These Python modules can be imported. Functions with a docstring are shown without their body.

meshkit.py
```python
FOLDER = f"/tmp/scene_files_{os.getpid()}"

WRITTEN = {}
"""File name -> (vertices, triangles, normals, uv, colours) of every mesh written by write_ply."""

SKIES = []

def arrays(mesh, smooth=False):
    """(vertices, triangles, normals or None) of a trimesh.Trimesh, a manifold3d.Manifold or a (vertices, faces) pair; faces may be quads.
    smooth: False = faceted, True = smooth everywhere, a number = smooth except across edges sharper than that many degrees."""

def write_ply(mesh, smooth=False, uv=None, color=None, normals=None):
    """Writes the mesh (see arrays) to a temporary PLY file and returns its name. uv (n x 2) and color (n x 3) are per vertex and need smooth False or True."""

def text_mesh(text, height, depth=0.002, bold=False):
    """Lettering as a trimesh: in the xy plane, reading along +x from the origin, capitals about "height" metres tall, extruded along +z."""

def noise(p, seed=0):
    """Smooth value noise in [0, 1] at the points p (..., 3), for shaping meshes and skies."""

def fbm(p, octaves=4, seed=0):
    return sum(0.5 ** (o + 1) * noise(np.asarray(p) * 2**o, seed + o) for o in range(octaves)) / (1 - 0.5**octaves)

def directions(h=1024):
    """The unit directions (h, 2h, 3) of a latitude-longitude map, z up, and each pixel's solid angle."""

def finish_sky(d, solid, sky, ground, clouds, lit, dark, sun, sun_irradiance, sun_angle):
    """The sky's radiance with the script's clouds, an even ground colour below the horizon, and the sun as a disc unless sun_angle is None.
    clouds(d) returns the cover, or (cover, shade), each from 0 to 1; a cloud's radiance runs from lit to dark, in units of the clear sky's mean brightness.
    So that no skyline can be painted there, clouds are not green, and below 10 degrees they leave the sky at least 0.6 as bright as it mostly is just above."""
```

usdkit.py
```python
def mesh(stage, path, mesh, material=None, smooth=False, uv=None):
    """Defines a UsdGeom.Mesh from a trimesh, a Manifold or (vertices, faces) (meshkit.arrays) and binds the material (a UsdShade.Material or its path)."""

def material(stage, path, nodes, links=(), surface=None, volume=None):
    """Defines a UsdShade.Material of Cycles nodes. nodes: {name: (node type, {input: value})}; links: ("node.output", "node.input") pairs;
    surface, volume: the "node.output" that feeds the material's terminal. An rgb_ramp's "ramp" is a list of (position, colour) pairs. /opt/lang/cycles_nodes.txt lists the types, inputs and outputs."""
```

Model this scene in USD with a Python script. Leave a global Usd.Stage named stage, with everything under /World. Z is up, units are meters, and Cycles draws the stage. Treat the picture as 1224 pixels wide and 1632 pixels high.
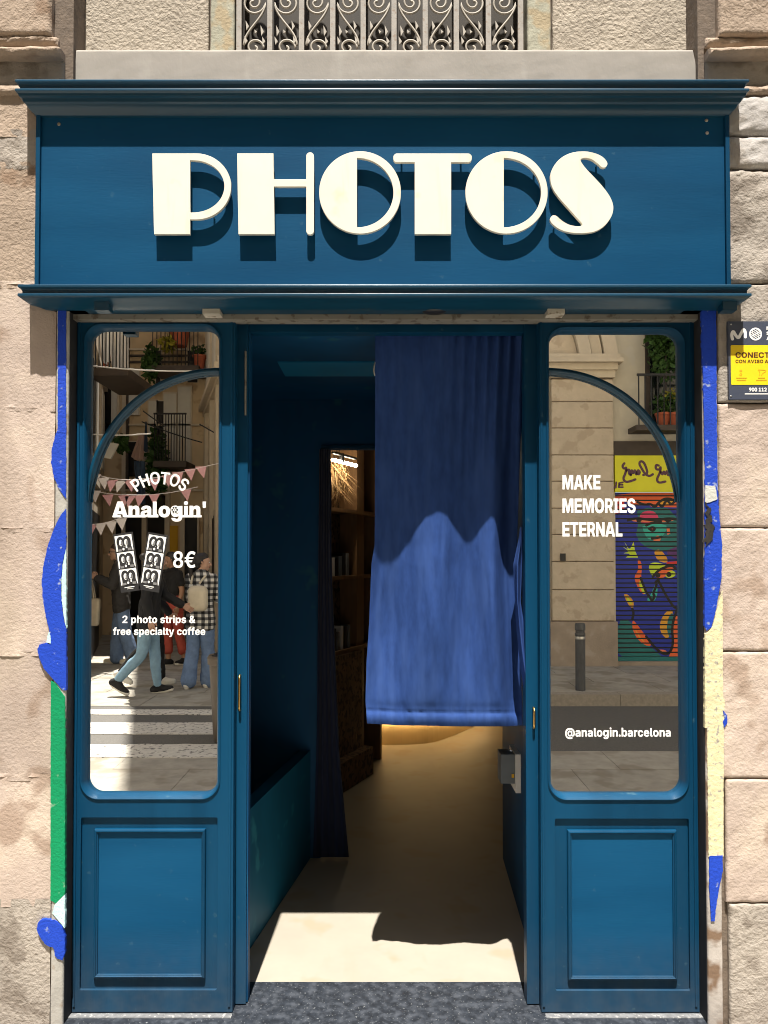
import math, glob, random
import numpy as np, trimesh, manifold3d as m3, usdkit, meshkit
from shapely.geometry import Polygon, Point, LineString, MultiPolygon, box as sbox
from shapely.ops import unary_union
from shapely import affinity
from pxr import Usd, UsdGeom, UsdLux, UsdShade, Gf, Sdf

stage = Usd.Stage.CreateInMemory()
UsdGeom.SetStageUpAxis(stage, 'Z')
UsdGeom.Xform.Define(stage, '/World')
UsdGeom.Scope.Define(stage, '/World/Looks')
rng = np.random.default_rng(7)
random.seed(7)

# ------------------------------------------------------------------ camera, sky, sun, exposure
CAM_H, CAM_D, PITCH, FPX, CYP = 1.60, 2.667, math.radians(1.2), 1200.0, 860.0
cam = UsdGeom.Camera.Define(stage, '/World/camera')
cam.AddTranslateOp().Set((0, -CAM_D, CAM_H))
cam.AddRotateXOp().Set(90 + math.degrees(PITCH))
cam.CreateHorizontalApertureAttr(36.0)
cam.CreateVerticalApertureAttr(48.0)
cam.CreateFocalLengthAttr(36.0 * FPX / 1224)
cam.CreateVerticalApertureOffsetAttr((CYP - 816) / 1224 * 36.0)
cam.CreateClippingRangeAttr((0.05, 500.0))
EXPOSURE = 1.32
cam.CreateExposureAttr(EXPOSURE)
SUN_EL, SUN_AZ = math.radians(70.3), math.radians(2.5)      # azimuth from straight behind the camera, to the left
sd = np.array([-math.sin(SUN_AZ) * math.cos(SUN_EL), -math.cos(SUN_AZ) * math.cos(SUN_EL), math.sin(SUN_EL)])
sun = UsdLux.DistantLight.Define(stage, '/World/sun')
sun.CreateIntensityAttr(1.25)
sun.CreateAngleAttr(0.5)
sun.CreateNormalizeAttr(True)
sun.CreateColorAttr((1.0, 0.94, 0.86))
_x = np.cross([0, 1, 0], sd); _x /= np.linalg.norm(_x); _y = np.cross(sd, _x)
sun.AddTransformOp().Set(Gf.Matrix4d(*_x, 0, *_y, 0, *sd, 0, 0, 0, 12, 1))
usdkit.material(stage, '/World/Looks/sky_light', {
    's': ('sky_texture', {'sky_type': 'single_scattering', 'sun_disc': False, 'sun_elevation': SUN_EL, 'sun_rotation': math.atan2(sd[0], sd[1])}),
    'b': ('background_shader', {'strength': 0.058})}, [('s.color', 'b.color')], surface='b.background')
dome = UsdLux.DomeLight.Define(stage, '/World/sky')
UsdShade.MaterialBindingAPI.Apply(dome.GetPrim()).Bind(UsdShade.Material.Get(stage, '/World/Looks/sky_light'))

# ------------------------------------------------------------------ measuring: image pixel -> metres on a plane
def ray(u, v):
    a, b = (u - 612) / FPX, (CYP - v) / FPX
    return np.array([a, math.cos(PITCH) - b * math.sin(PITCH), math.sin(PITCH) + b * math.cos(PITCH)])
def W(u, v, y=0.0):                     # x, z on the upright plane at depth y
    d = ray(u, v); t = (y + CAM_D) / d[1]
    return d[0] * t, CAM_H + d[2] * t
def G(u, v, z=0.0):                     # x, y on the level plane at height z
    d = ray(u, v); t = (z - CAM_H) / d[2]
    return d[0] * t, -CAM_D + d[1] * t
def X(u, y=0.0, v=885): return W(u, v, y)[0]
def Z(v, y=0.0): return W(612, v, y)[1]
YG = 0.0345                              # mirror plane of the window glass
def RM(u, v, y):                        # what the glass shows at u, v lies on the real plane y in front of the shop
    return W(u, v, 2 * YG - y)
def RG(u, v, z=0.0):
    x, yy = G(u, v, z); return x, 2 * YG - yy

# ------------------------------------------------------------------ meshes
def cat(*ms):
    out = []
    for m in ms:
        out += list(m) if isinstance(m, (list, tuple)) else [m]
    return trimesh.util.concatenate([o for o in out if o is not None and len(o.faces)])
def box(x0, x1, y0, y1, z0, z1):
    b = trimesh.creation.box([abs(x1 - x0), abs(y1 - y0), abs(z1 - z0)])
    b.apply_translation([(x0 + x1) / 2, (y0 + y1) / 2, (z0 + z1) / 2]); return b
def polys(p):
    if p.is_empty: return []
    gs = getattr(p, 'geoms', [p])
    return [g for g in gs if g.geom_type == 'Polygon' and g.area > 1e-9]
def ext(p, y0, y1):                     # polygon in (x, z), from y0 (front) to y1 (back)
    out = []
    for g in polys(p):
        m = trimesh.creation.extrude_polygon(g, abs(y1 - y0), engine='earcut')
        v = m.vertices.copy()
        m.vertices = np.stack([v[:, 0], max(y0, y1) - v[:, 2], v[:, 1]], 1)
        out.append(m)
    return cat(out)
def plan(p, z0, z1):                    # polygon in (x, y)
    out = []
    for g in polys(p):
        m = trimesh.creation.extrude_polygon(g, abs(z1 - z0), engine='earcut'); m.apply_translation([0, 0, min(z0, z1)]); out.append(m)
    return cat(out)
def loft(rings, closed=True, caps=False):
    n = len(rings[0]); v = np.vstack(rings); f = []
    for i in range(len(rings) - 1):
        for j in range(n if closed else n - 1):
            a, b = i * n + j, i * n + (j + 1) % n
            f += [[a, b, b + n], [a, b + n, a + n]]
    if caps:
        c0, c1 = len(v), len(v) + 1
        v = np.vstack([v, np.mean(rings[0], 0), np.mean(rings[-1], 0)])
        k = (len(rings) - 1) * n
        for j in range(n):
            f += [[c0, (j + 1) % n, j], [c1, k + j, k + (j + 1) % n]]
    m = trimesh.Trimesh(v, f, process=False)
    if closed and caps and m.volume < 0: m.invert()
    return m
def tube(pts, r, sides=8, caps=True, flat=None):
    p = np.asarray(pts, float); n = len(p)
    r = np.broadcast_to(r, (n,))
    t = np.gradient(p, axis=0); t /= np.linalg.norm(t, axis=1, keepdims=True) + 1e-12
    ref = np.array([0, 0, 1.0]) if abs(t[0][2]) < 0.9 else np.array([1.0, 0, 0])
    if flat is not None: ref = np.asarray(flat[0], float)
    rings = []; ang = np.arange(sides) * 2 * np.pi / sides
    a = np.cross(t[0], ref); a /= np.linalg.norm(a)
    for i in range(n):
        a = a - t[i] * (a @ t[i]); a /= np.linalg.norm(a) + 1e-12
        b = np.cross(t[i], a)
        ra, rb = (r[i], r[i]) if flat is None else (r[i] * flat[1], r[i] * flat[2])
        rings.append(p[i] + ra * np.cos(ang)[:, None] * a + rb * np.sin(ang)[:, None] * b)
    return loft(rings, True, caps)
def lathe(prof, c, sides=24):           # prof: (radius, z)
    ang = np.arange(sides) * 2 * np.pi / sides
    rings = [np.stack([c[0] + r * np.cos(ang), c[1] + r * np.sin(ang), np.full(sides, c[2] + z)], 1) for r, z in prof]
    return loft(rings, True, True)
def rr(x0, x1, z0, z1, r, n=10):        # rounded rectangle points, counter-clockwise in (x, z)
    out = []
    for cx, cz, a0 in ((x1 - r, z0 + r, -90), (x1 - r, z1 - r, 0), (x0 + r, z1 - r, 90), (x0 + r, z0 + r, 180)):
        for k in range(n + 1):
            a = math.radians(a0 + 90 * k / n); out.append((cx + r * math.cos(a), cz + r * math.sin(a)))
    return np.array(out)
def ring_loft(x0, x1, z0, z1, r, prof, n=10):      # prof: (inset, y)
    rings = []
    for i, y in prof:
        q = rr(x0 + i, x1 - i, z0 + i, z1 - i, max(r - i, 1e-4), n); rings.append(np.stack([q[:, 0], np.full(len(q), y), q[:, 1]], 1))
    return loft(rings, True)
def cornice(prof, x0, x1, yb):          # prof: (projection, z) from top to bottom, mitred returns at both ends
    rings = []
    for p, z in prof:
        rings.append(np.array([(x0 - p, yb + .02, z), (x0 - p, yb - p, z), (x1 + p, yb - p, z), (x1 + p, yb + .02, z)]))
    m = loft(rings, False)
    m.invert() if m.face_normals[np.argmax(m.area_faces)][1] > 0 else None
    return m
def chaikin(pts, n=2, closed=True):
    p = np.asarray(pts, float)
    for _ in range(n):
        q = np.roll(p, -1, 0) if closed else p[1:]
        b = p if closed else p[:-1]
        r = np.empty((2 * len(b), p.shape[1])); r[0::2] = .75 * b + .25 * q; r[1::2] = .25 * b + .75 * q
        p = r if closed else np.vstack([p[:1], r, p[-1:]])
    return p
def pxpoly(pts, y, smooth=0):           # polygon given in image pixels, on the plane y
    q = chaikin(pts, smooth) if smooth else pts
    return Polygon([W(u, v, y) for u, v in q]).buffer(0)
def rmpoly(pts, y, smooth=0):
    q = chaikin(pts, smooth) if smooth else pts
    return Polygon([RM(u, v, y) for u, v in q]).buffer(0)
def sheet(P, nu, nv, thick=0.0, normal=(0, 1, 0)):    # grid of points (nv, nu, 3), doubled to a thin sheet
    def faces(o, flip):
        f = []
        for j in range(nv - 1):
            for i in range(nu - 1):
                a = o + j * nu + i; q = [a, a + 1, a + nu + 1, a + nu]
                q = q[::-1] if flip else q
                f += [[q[0], q[1], q[2]], [q[0], q[2], q[3]]]
        return f
    v = P.reshape(-1, 3)
    if not thick: return trimesh.Trimesh(v, faces(0, False), process=False)
    n = len(v); w = v + np.asarray(normal) * thick
    f = faces(0, False) + faces(n, True)
    edge = [i for i in range(nu)] + [j * nu + nu - 1 for j in range(1, nv)] + [(nv - 1) * nu + i for i in range(nu - 2, -1, -1)] + [j * nu for j in range(nv - 2, 0, -1)]
    for k in range(len(edge)):
        a, b = edge[k], edge[(k + 1) % len(edge)]
        f += [[b, a, a + n], [b, a + n, b + n]]
    return trimesh.Trimesh(np.vstack([v, w]), f, process=False)
def ellipsoid(c, r, sub=2):
    m = trimesh.creation.icosphere(sub, 1.0); m.apply_scale(r); m.apply_translation(c); return m

_font = glob.glob('/opt/blender-*/*/datafiles/fonts/Inter.woff2')[0]
def text_poly(text, weight=600, size=150, round_=0.0):
    """shapely lettering, cap height 1, baseline at 0, from x = 0"""
    from PIL import Image, ImageDraw, ImageFont
    font = ImageFont.truetype(_font, size)
    font.set_variation_by_axes([14 if weight < 750 else 28, weight])
    x0, y0, x1, y1 = font.getbbox(text, anchor='ls')
    im = Image.new('L', (int(x1 - x0) + 12, int(y1 - y0) + 12))
    ImageDraw.Draw(im).text((6 - x0, 6 - y0), text, 255, font, anchor='ls')
    on = np.pad(np.asarray(im) > 127, ((0, 0), (1, 1))).astype(np.int8)
    d = np.diff(on, axis=1)
    rows, st = np.nonzero(d == 1); en = np.nonzero(d == -1)[1]
    s = unary_union([sbox(a, -r - 1, b, -r) for a, r, b in zip(st, rows, en)]).buffer(.8).buffer(-.8).simplify(.6)
    if round_: s = s.buffer(-round_).buffer(2 * round_).buffer(-round_)
    k = 1 / (size * .727)
    return affinity.affine_transform(s, [k, 0, 0, k, -6 * k, (6 - y0) * k])
def fit_text(p, x0, x1, z0, h):         # into x0..x1, baseline z0, cap height h
    a, _, b, _ = p.bounds
    return affinity.affine_transform(p, [(x1 - x0) / (b - a), 0, 0, h, x0 - a * (x1 - x0) / (b - a), z0])

# ------------------------------------------------------------------ scene tree
_used = {}
def _path(parent, name):
    k = _used.setdefault(parent, {}); n = k.get(name, -1) + 1; k[name] = n
    return f'{parent}/{name}' + (f'_{n:03d}' if n else '')
def _data(prim, **kw):
    for k, v in kw.items():
        if v: prim.SetCustomDataByKey(k, v)
class Node:
    def __init__(s, path, loc): s.path, s.loc, s.prim = path, np.asarray(loc, float), stage.GetPrimAtPath(path)
    def part(s, name, mesh, mat, smooth=False, label=None, kind=None):
        p = _path(s.path, name)
        m = mesh.copy() if isinstance(mesh, trimesh.Trimesh) else mesh
        m.apply_translation(-s.loc)
        usdkit.mesh(stage, p, m, MAT[mat], smooth)
        n = Node(p, s.loc); _data(n.prim, label=label, kind=kind); return n
def thing(name, label, category, loc=(0, 0, 0), group=None, kind=None):
    p = _path('/World', name); x = UsdGeom.Xform.Define(stage, p)
    x.AddTranslateOp().Set(tuple(map(float, loc)))
    n = Node(p, loc); _data(n.prim, label=label, category=category, group=group, kind=kind); return n
def solo(name, mesh, mat, label, category, smooth=False, group=None, kind=None):
    p = _path('/World', name); usdkit.mesh(stage, p, mesh, MAT[mat], smooth)
    n = Node(p, (0, 0, 0)); _data(n.prim, label=label, category=category, group=group, kind=kind); return n

# ------------------------------------------------------------------ materials
MAT = {}
def mat(name, col, rough=.6, var=.12, scale=6., stretch=(1, 1, 1), bump=0., bscale=60., bdist=.002, spec=.5, bevel=0., spots=None, sheen=0., metal=0., coat=0., rnd=0., detail=5., tint=None, streak=None, dust=None):
    """a principled surface whose colour is broken up by noise in metres; spots: (colour, scale, threshold) of a second noise; rnd varies the tone from object to object"""
    c = np.array(col, float)
    n = {'g': ('geometry', {}), 'mp': ('mapping', {'scale': stretch}), 'nz': ('noise_texture', {'scale': scale, 'detail': detail, 'roughness': .62}),
         'rp': ('rgb_ramp', {'ramp': [(.25, tuple(c * (1 - var))), (.5, tuple(c)), (.75, tuple(np.clip((c if tint is None else np.array(tint)) * (1 + var), 0, .95)))]}),
         'p': ('principled_bsdf', {'roughness': rough, 'specular_ior_level': spec, 'metallic': metal, 'coat_weight': coat, 'sheen_weight': sheen})}
    l = [('g.position', 'mp.vector'), ('mp.vector', 'nz.vector'), ('nz.fac', 'rp.fac')]
    last = 'rp.color'
    if spots:
        sc, ss, th = spots
        n['n2'] = ('noise_texture', {'scale': ss, 'detail': 3.}); n['r2'] = ('rgb_ramp', {'ramp': [(th - .04, (0, 0, 0)), (th + .04, (1, 1, 1))]})
        n['mx'] = ('mix_color', {'blend_type': 'mix', 'b': sc})
        l += [('g.position', 'n2.vector'), ('n2.fac', 'r2.fac'), ('r2.color', 'mx.fac'), (last, 'mx.a')]; last = 'mx.result'
    if streak:
        sc, sm, th = streak
        n['m3'] = ('mapping', {'scale': sm}); n['n3'] = ('noise_texture', {'scale': 1., 'detail': 6.}); n['r3'] = ('rgb_ramp', {'ramp': [(th - .1, (0, 0, 0)), (th + .12, (.75, .75, .75))]})
        n['mx3'] = ('mix_color', {'blend_type': 'mix', 'b': sc})
        l += [('g.position', 'm3.vector'), ('m3.vector', 'n3.vector'), ('n3.fac', 'r3.fac'), ('r3.color', 'mx3.fac'), (last, 'mx3.a')]; last = 'mx3.result'
    if dust:                                       # dirt splashed up from the ground: colour, height, amount
        n['sz'] = ('separate_xyz', {}); n['dz'] = ('map_range', {'from_min': 0., 'from_max': dust[1], 'to_min': 1., 'to_max': 0., 'clamp': True}); n['nd'] = ('noise_texture', {'scale': 22., 'detail': 6.})
        n['dm'] = ('math', {'math_type': 'multiply'}); n['da'] = ('math', {'math_type': 'multiply', 'value2': dust[2]}); n['dx'] = ('mix_color', {'blend_type': 'mix', 'b': dust[0]})
        l += [('g.position', 'sz.vector'), ('sz.z', 'dz.value'), ('g.position', 'nd.vector'), ('dz.result', 'dm.value1'), ('nd.fac', 'dm.value2'), ('dm.value', 'da.value1'), ('da.value', 'dx.fac'), (last, 'dx.a')]; last = 'dx.result'
    if rnd:
        n['oi'] = ('object_info', {}); n['mr'] = ('map_range', {'from_min': 0., 'from_max': 1., 'to_min': 1 - rnd, 'to_max': 1 + rnd}); n['hs'] = ('hsv', {})
        l += [('oi.random', 'mr.value'), ('mr.result', 'hs.value'), (last, 'hs.color')]; last = 'hs.color'
    l.append((last, 'p.base_color'))
    normal = None
    if bevel:
        n['bv'] = ('bevel', {'samples': 4, 'radius': bevel}); normal = 'bv.bevel'
    if bump:
        n['nb'] = ('noise_texture', {'scale': bscale, 'detail': 4., 'roughness': .6}); n['bp'] = ('bump', {'strength': bump, 'distance': bdist})
        l += [('mp.vector', 'nb.vector'), ('nb.fac', 'bp.height')]
        if normal: l.append((normal, 'bp.normal'))
        normal = 'bp.normal'
    if normal: l.append((normal, 'p.normal'))
    MAT[name] = usdkit.material(stage, '/World/Looks/' + name, n, l, surface='p.BSDF')
def emit(name, col, strength):
    MAT[name] = usdkit.material(stage, '/World/Looks/' + name, {'e': ('emission', {'color': col, 'strength': strength})}, surface='e.emission')

BLUE = (.0022, .038, .087)
mat('blue_paint', BLUE, .42, .20, 5., (1, 1, .12), .35, 160., .0012, bevel=.0025, streak=((.004, .051, .112), (5, 5, .5), .56), spots=((.03, .075, .11), 26., .72), spec=.10, dust=((.12, .115, .10), .30, .34))
mat('blue_paint_panel', (.0026, .050, .120), .5, .16, 4., (.15, 1, 1.2), .3, 150., .001, bevel=.0025, streak=((.005, .066, .150), (.8, 1, 4.), .54), spots=((.03, .09, .15), 22., .72), spec=.08, dust=((.12, .115, .10), .30, .3))
mat('blue_gloss', (.003, .040, .078), .3, .2, 6., (.2, 1, 1), .2, 120., .001, bevel=.0018, spec=.4)
mat('teal_wall', (.005, .090, .165), .6, .2, 4., (1, 1, .4), .2, 60., .001, spots=((.02, .16, .23), 7., .66), spec=.2)
mat('blue_wall', (.003, .058, .150), .6, .2, 4., (1, 1, .4), .2, 60., .001, spots=((.014, .095, .15), 7., .68), spec=.2)
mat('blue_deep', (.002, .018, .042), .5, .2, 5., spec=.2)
mat('blue_light_patch', (.010, .17, .34), .6, .1, 5., spec=.2)  # paler blue carrying the light bounced onto the passage ceiling
mat('black_lining', (.004, .006, .010), .5, .2, 5.)
mat('cream_letter', (.73, .69, .57), .38, .05, 5., bevel=.0015, spec=.4, spots=((.64, .59, .46), 9., .66), streak=((.60, .55, .43), (30, 4, 3), .70))
mat('rail_metal', (.20, .19, .165), .6, .3, 14., (.3, 1, 1), .3, 120., .001, bevel=.002, spots=((.1, .08, .06), 30., .60))
mat('pale_metal', (.40, .375, .32), .55, .25, 14., (.3, 1, 1), .3, 120., .001, bevel=.002, spots=((.2, .16, .11), 30., .62))
mat('steel', (.55, .55, .53), .3, .06, 30., metal=1.)
mat('brass', (.62, .38, .13), .28, .1, 30., metal=1.)
mat('dark_plastic', (.012, .012, .014), .4, .1, 30.)
mat('grey_plastic', (.13, .15, .17), .4, .08, 20., bevel=.003)
mat('white_plastic', (.7, .68, .66), .4, .05, 20.)
mat('stone', (.42, .345, .295), .9, .15, 3.2, bump=.7, bscale=90., bdist=.0045, rnd=.13, spec=.12, spots=((.32, .245, .195), 6., .62), tint=(.46, .39, .315), streak=((.26, .205, .16), (4, 4, .8), .66))
mat('stone_grey', (.335, .30, .26), .9, .22, 5., bump=.9, bscale=70., bdist=.007, rnd=.05, spec=.15, spots=((.22, .19, .16), 8., .60))
mat('stone_warm', (.335, .265, .205), .9, .22, 4., bump=.9, bscale=65., bdist=.007, rnd=.05, spec=.15, spots=((.24, .17, .12), 7., .62))
mat('stone_white', (.40, .38, .36), .9, .16, 7., bump=.8, bscale=40., bdist=.006, spec=.2, spots=((.36, .33, .30), 10., .62))
mat('stone_cream', (.37, .325, .265), .9, .14, 7., bump=1., bscale=75., bdist=.010, spec=.15)
mat('stone_green', (.34, .335, .265), .9, .16, 9., bump=.7, bscale=80., bdist=.004, spec=.15, spots=((.36, .30, .2), 12., .6))
mat('sill_stone', (.30, .28, .25), .8, .12, 4., (1, 1, .6), .3, 60., .003, spec=.2, spots=((.27, .245, .215), 5., .62), streak=((.44, .42, .38), (9, 2, 1.2), .68))
mat('mortar', (.13, .10, .075), .95, .3, 20., bump=.6, bscale=60., bdist=.006)
mat('plaster_grey', (.35, .34, .31), .9, .2, 12., bump=.5, bscale=90., bdist=.003, spots=((.25, .2, .15), 14., .6))
mat('plaster_dirty', (.36, .33, .30), .9, .3, 7., bump=.5, bscale=70., bdist=.003, spots=((.17, .11, .07), 9., .54))
mat('reveal_dark', (.010, .010, .012), .8, .5, 15.)
def paintmat(n, c, flake, th=.70): mat(n, c, .7, .10, 14., bump=.55, bscale=110., bdist=.004, spec=.25, spots=(flake, 38., th + .03))
paintmat('paint_blue', (.010, .050, .42), (.25, .30, .45), .66)
paintmat('paint_green', (.0, .22, .085), (.15, .32, .2), .69)
paintmat('paint_cyan', (.46, .68, .68), (.4, .4, .38))
mat('paint_cream', (.60, .555, .345), .8, .10, 20., bump=.8, bscale=60., bdist=.004, spec=.2, spots=((.33, .31, .27), 80., .63), streak=((.36, .33, .27), (14, 14, 160), .66))
paintmat('paint_pale', (.5, .51, .47), (.36, .34, .3), .66)
mat('soot', (.015, .013, .012), .9, .6, 40.)
mat('iron_grey', (.28, .26, .23), .7, .2, 40., bump=.3, bscale=200., bdist=.001, spots=((.22, .17, .13), 60., .62))
mat('iron_sunlit', (.34, .31, .26), .6, .1, 40.)  # paler copy of the grille iron, sunlight put into its colour
mat('window_dark', (.028, .022, .015), .35, .4, 6.)
mat('granite', (.019, .023, .030), .5, .6, 30., bump=.3, bscale=90., bdist=.002, spots=((.24, .25, .25), 120., .68), streak=((.062, .070, .084), (32, 32, 4), .56), detail=8., spec=.3)
mat('granite_edge', (.14, .145, .15), .7, .4, 45., bump=.3, bscale=90., bdist=.002, spots=((.3, .3, .29), 80., .62))
mat('floor_cement', (.30, .272, .225), .5, .09, 2.6, bump=.08, bscale=12., bdist=.003, spec=.35, spots=((.29, .245, .18), 4., .60), streak=((.27, .23, .17), (7, 2, 3), .68))
mat('curtain_blue', (.021, .051, .175), .85, .22, 40., (1, 1, .35), .3, 700., .001, spec=.08, detail=8., streak=((.032, .070, .215), (26, 6, 3.), .56))
mat('curtain_navy', (.004, .012, .05), .85, .2, 5., (3, 3, .5), sheen=.1)
mat('bark_panel', (.15, .085, .045), .8, .6, 22., (1, 1, .5), .8, 40., .01, spots=((.03, .016, .008), 30., .55))
mat('shelf_wood', (.20, .11, .05), .55, .25, 8., (6, 6, 1))
mat('dry_grass', (.32, .2, .09), .8, .4, 30.)
mat('room_wall', (.12, .07, .035), .8, .2, 3.)
mat('bench_plaster', (.6, .46, .25), .6, .08, 4.)
mat('black_print', (.012, .012, .013), .6, .1, 30.)
mat('grey_print', (.18, .18, .18), .6, .15, 60.)
mat('white_vinyl', (.82, .82, .80), .55, .02, 20.)
mat('sign_dark', (.045, .055, .085), .45, .08, 20.)
mat('sign_yellow', (.80, .56, .005), .5, .04, 20.)
mat('sign_orange', (.62, .34, .006), .5, .04, 20.)
mat('sign_brown', (.07, .022, .004), .5, .05, 20.)
# opposite side of the street
mat('paving', (.35, .33, .285), .8, .22, 7., bump=.3, bscale=40., bdist=.003, rnd=.05, spots=((.26, .235, .19), 3., .58))
mat('asphalt', (.115, .112, .106), .9, .25, 60., bump=.5, bscale=150., bdist=.003, spots=((.15, .145, .135), 90., .62))
mat('kerb_granite', (.32, .285, .235), .8, .2, 30., bump=.4, bscale=60., bdist=.003)
mat('road_paint', (.62, .60, .55), .8, .15, 12., bump=.3, bscale=60., bdist=.002, spots=((.17, .165, .155), 26., .60))
mat('ashlar', (.58, .49, .37), .85, .12, 5., bump=.5, bscale=60., bdist=.004, rnd=.06, spots=((.49, .40, .295), 6., .6))
mat('plinth_stone', (.33, .27, .21), .85, .2, 4., bump=.5, bscale=50., bdist=.005, spots=((.4, .34, .28), 4., .64))
mat('render_beige', (.58, .53, .42), .9, .12, 3., bump=.3, bscale=40., bdist=.003, spots=((.58, .54, .45), 4., .64))
mat('render_orange', (.60, .46, .29), .9, .12, 2., bump=.2, bscale=40., bdist=.003, spots=((.4, .28, .16), 2.5, .6))
mat('render_sand', (.58, .48, .35), .9, .14, 2.5, bump=.2, bscale=40., bdist=.003, spots=((.42, .33, .22), 3., .58))
mat('trim_stone', (.60, .52, .40), .85, .1, 6., bump=.3, bscale=50., bdist=.003)
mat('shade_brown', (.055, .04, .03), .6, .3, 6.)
mat('dark_opening', (.006, .006, .007), .4, .4, 5.)
mat('pane_dark', (.012, .016, .014), .08, .3, 3., spec=.8)
mat('shutter_white', (.62, .60, .54), .6, .06, 10.)
mat('iron_black', (.012, .012, .013), .5, .2, 30.)
mat('shop_yellow', (.72, .70, .02), .5, .06, 4.)
mat('script_purple', (.10, .035, .06), .5, .1, 30.)
for n_, c_ in dict(navy=(.012, .03, .34), teal=(.012, .17, .17), orange=(.85, .14, .035), black=(.006, .006, .007), pink=(.72, .05, .16), aqua=(.03, .45, .36), lime=(.55, .72, .03), amber=(.75, .36, .03), red=(.62, .03, .03), violet=(.10, .025, .16), coral=(.78, .20, .09)).items():
    mat('spray_' + n_, c_, .5, .06, 12.)
mat('leaf_green', (.035, .085, .016), .6, .5, 14., spec=.3)
mat('leaf_yellow', (.30, .27, .02), .6, .4, 14.)
mat('terracotta', (.40, .10, .045), .8, .15, 14.)
mat('cloth_white', (.75, .74, .71), .9, .04, 10.)
mat('cloth_pink', (.52, .36, .29), .9, .05, 10.)
mat('cloth_blue', (.06, .10, .16), .9, .1, 10.)
mat('bunting_pink', (.75, .42, .46), .8, .04, 10.)
mat('bunting_white', (.85, .80, .80), .8, .03, 10.)
mat('bin_brown', (.10, .078, .055), .5, .15, 12., bump=.2, bscale=60., bdist=.002)
mat('bollard_grey', (.075, .078, .082), .5, .25, 14., (3, 3, 1))
mat('skin', (.50, .30, .21), .55, .05, 20.)
mat('skin_tan', (.33, .18, .11), .55, .05, 20.)
mat('hair_dark', (.014, .010, .008), .5, .4, 60.)
mat('hair_brown', (.05, .028, .016), .55, .4, 60.)
mat('wear_black', (.010, .010, .011), .85, .3, 30.)
mat('wear_charcoal', (.035, .033, .032), .85, .25, 30.)
mat('denim', (.13, .20, .34), .85, .25, 14., bump=.3, bscale=300., bdist=.001)
mat('denim_light', (.20, .33, .44), .85, .2, 14., bump=.3, bscale=300., bdist=.001)
mat('wear_rust', (.34, .055, .035), .85, .2, 14.)
mat('shoe_white', (.70, .68, .62), .6, .06, 20.)
mat('canvas', (.62, .55, .42), .85, .1, 14.)
mat('lips', (.36, .10, .08), .5, .05, 20.)
n_ = {'g': ('geometry', {}), 'mp': ('mapping', {'scale': (1, 1, 1), 'rotation': (0, 0, .5)}), 's': ('separate_xyz', {}), 'p': ('principled_bsdf', {'roughness': .85})}
l_ = [('g.position', 'mp.vector'), ('mp.vector', 's.vector')]
for a_ in 'xz':
    n_['f' + a_] = ('math', {'math_type': 'multiply', 'value2': 14.}); n_['q' + a_] = ('math', {'math_type': 'fraction'}); n_['t' + a_] = ('math', {'math_type': 'greater_than', 'value2': .5})
    l_ += [('s.' + a_, f'f{a_}.value1'), (f'f{a_}.value', f'q{a_}.value1'), (f'q{a_}.value', f't{a_}.value1')]
n_['ad'] = ('math', {'math_type': 'add'}); n_['hf'] = ('math', {'math_type': 'multiply', 'value2': .5}); n_['rp'] = ('rgb_ramp', {'ramp': [(0., (.70, .68, .64)), (.5, (.13, .13, .13)), (1., (.010, .010, .010))]})
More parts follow.
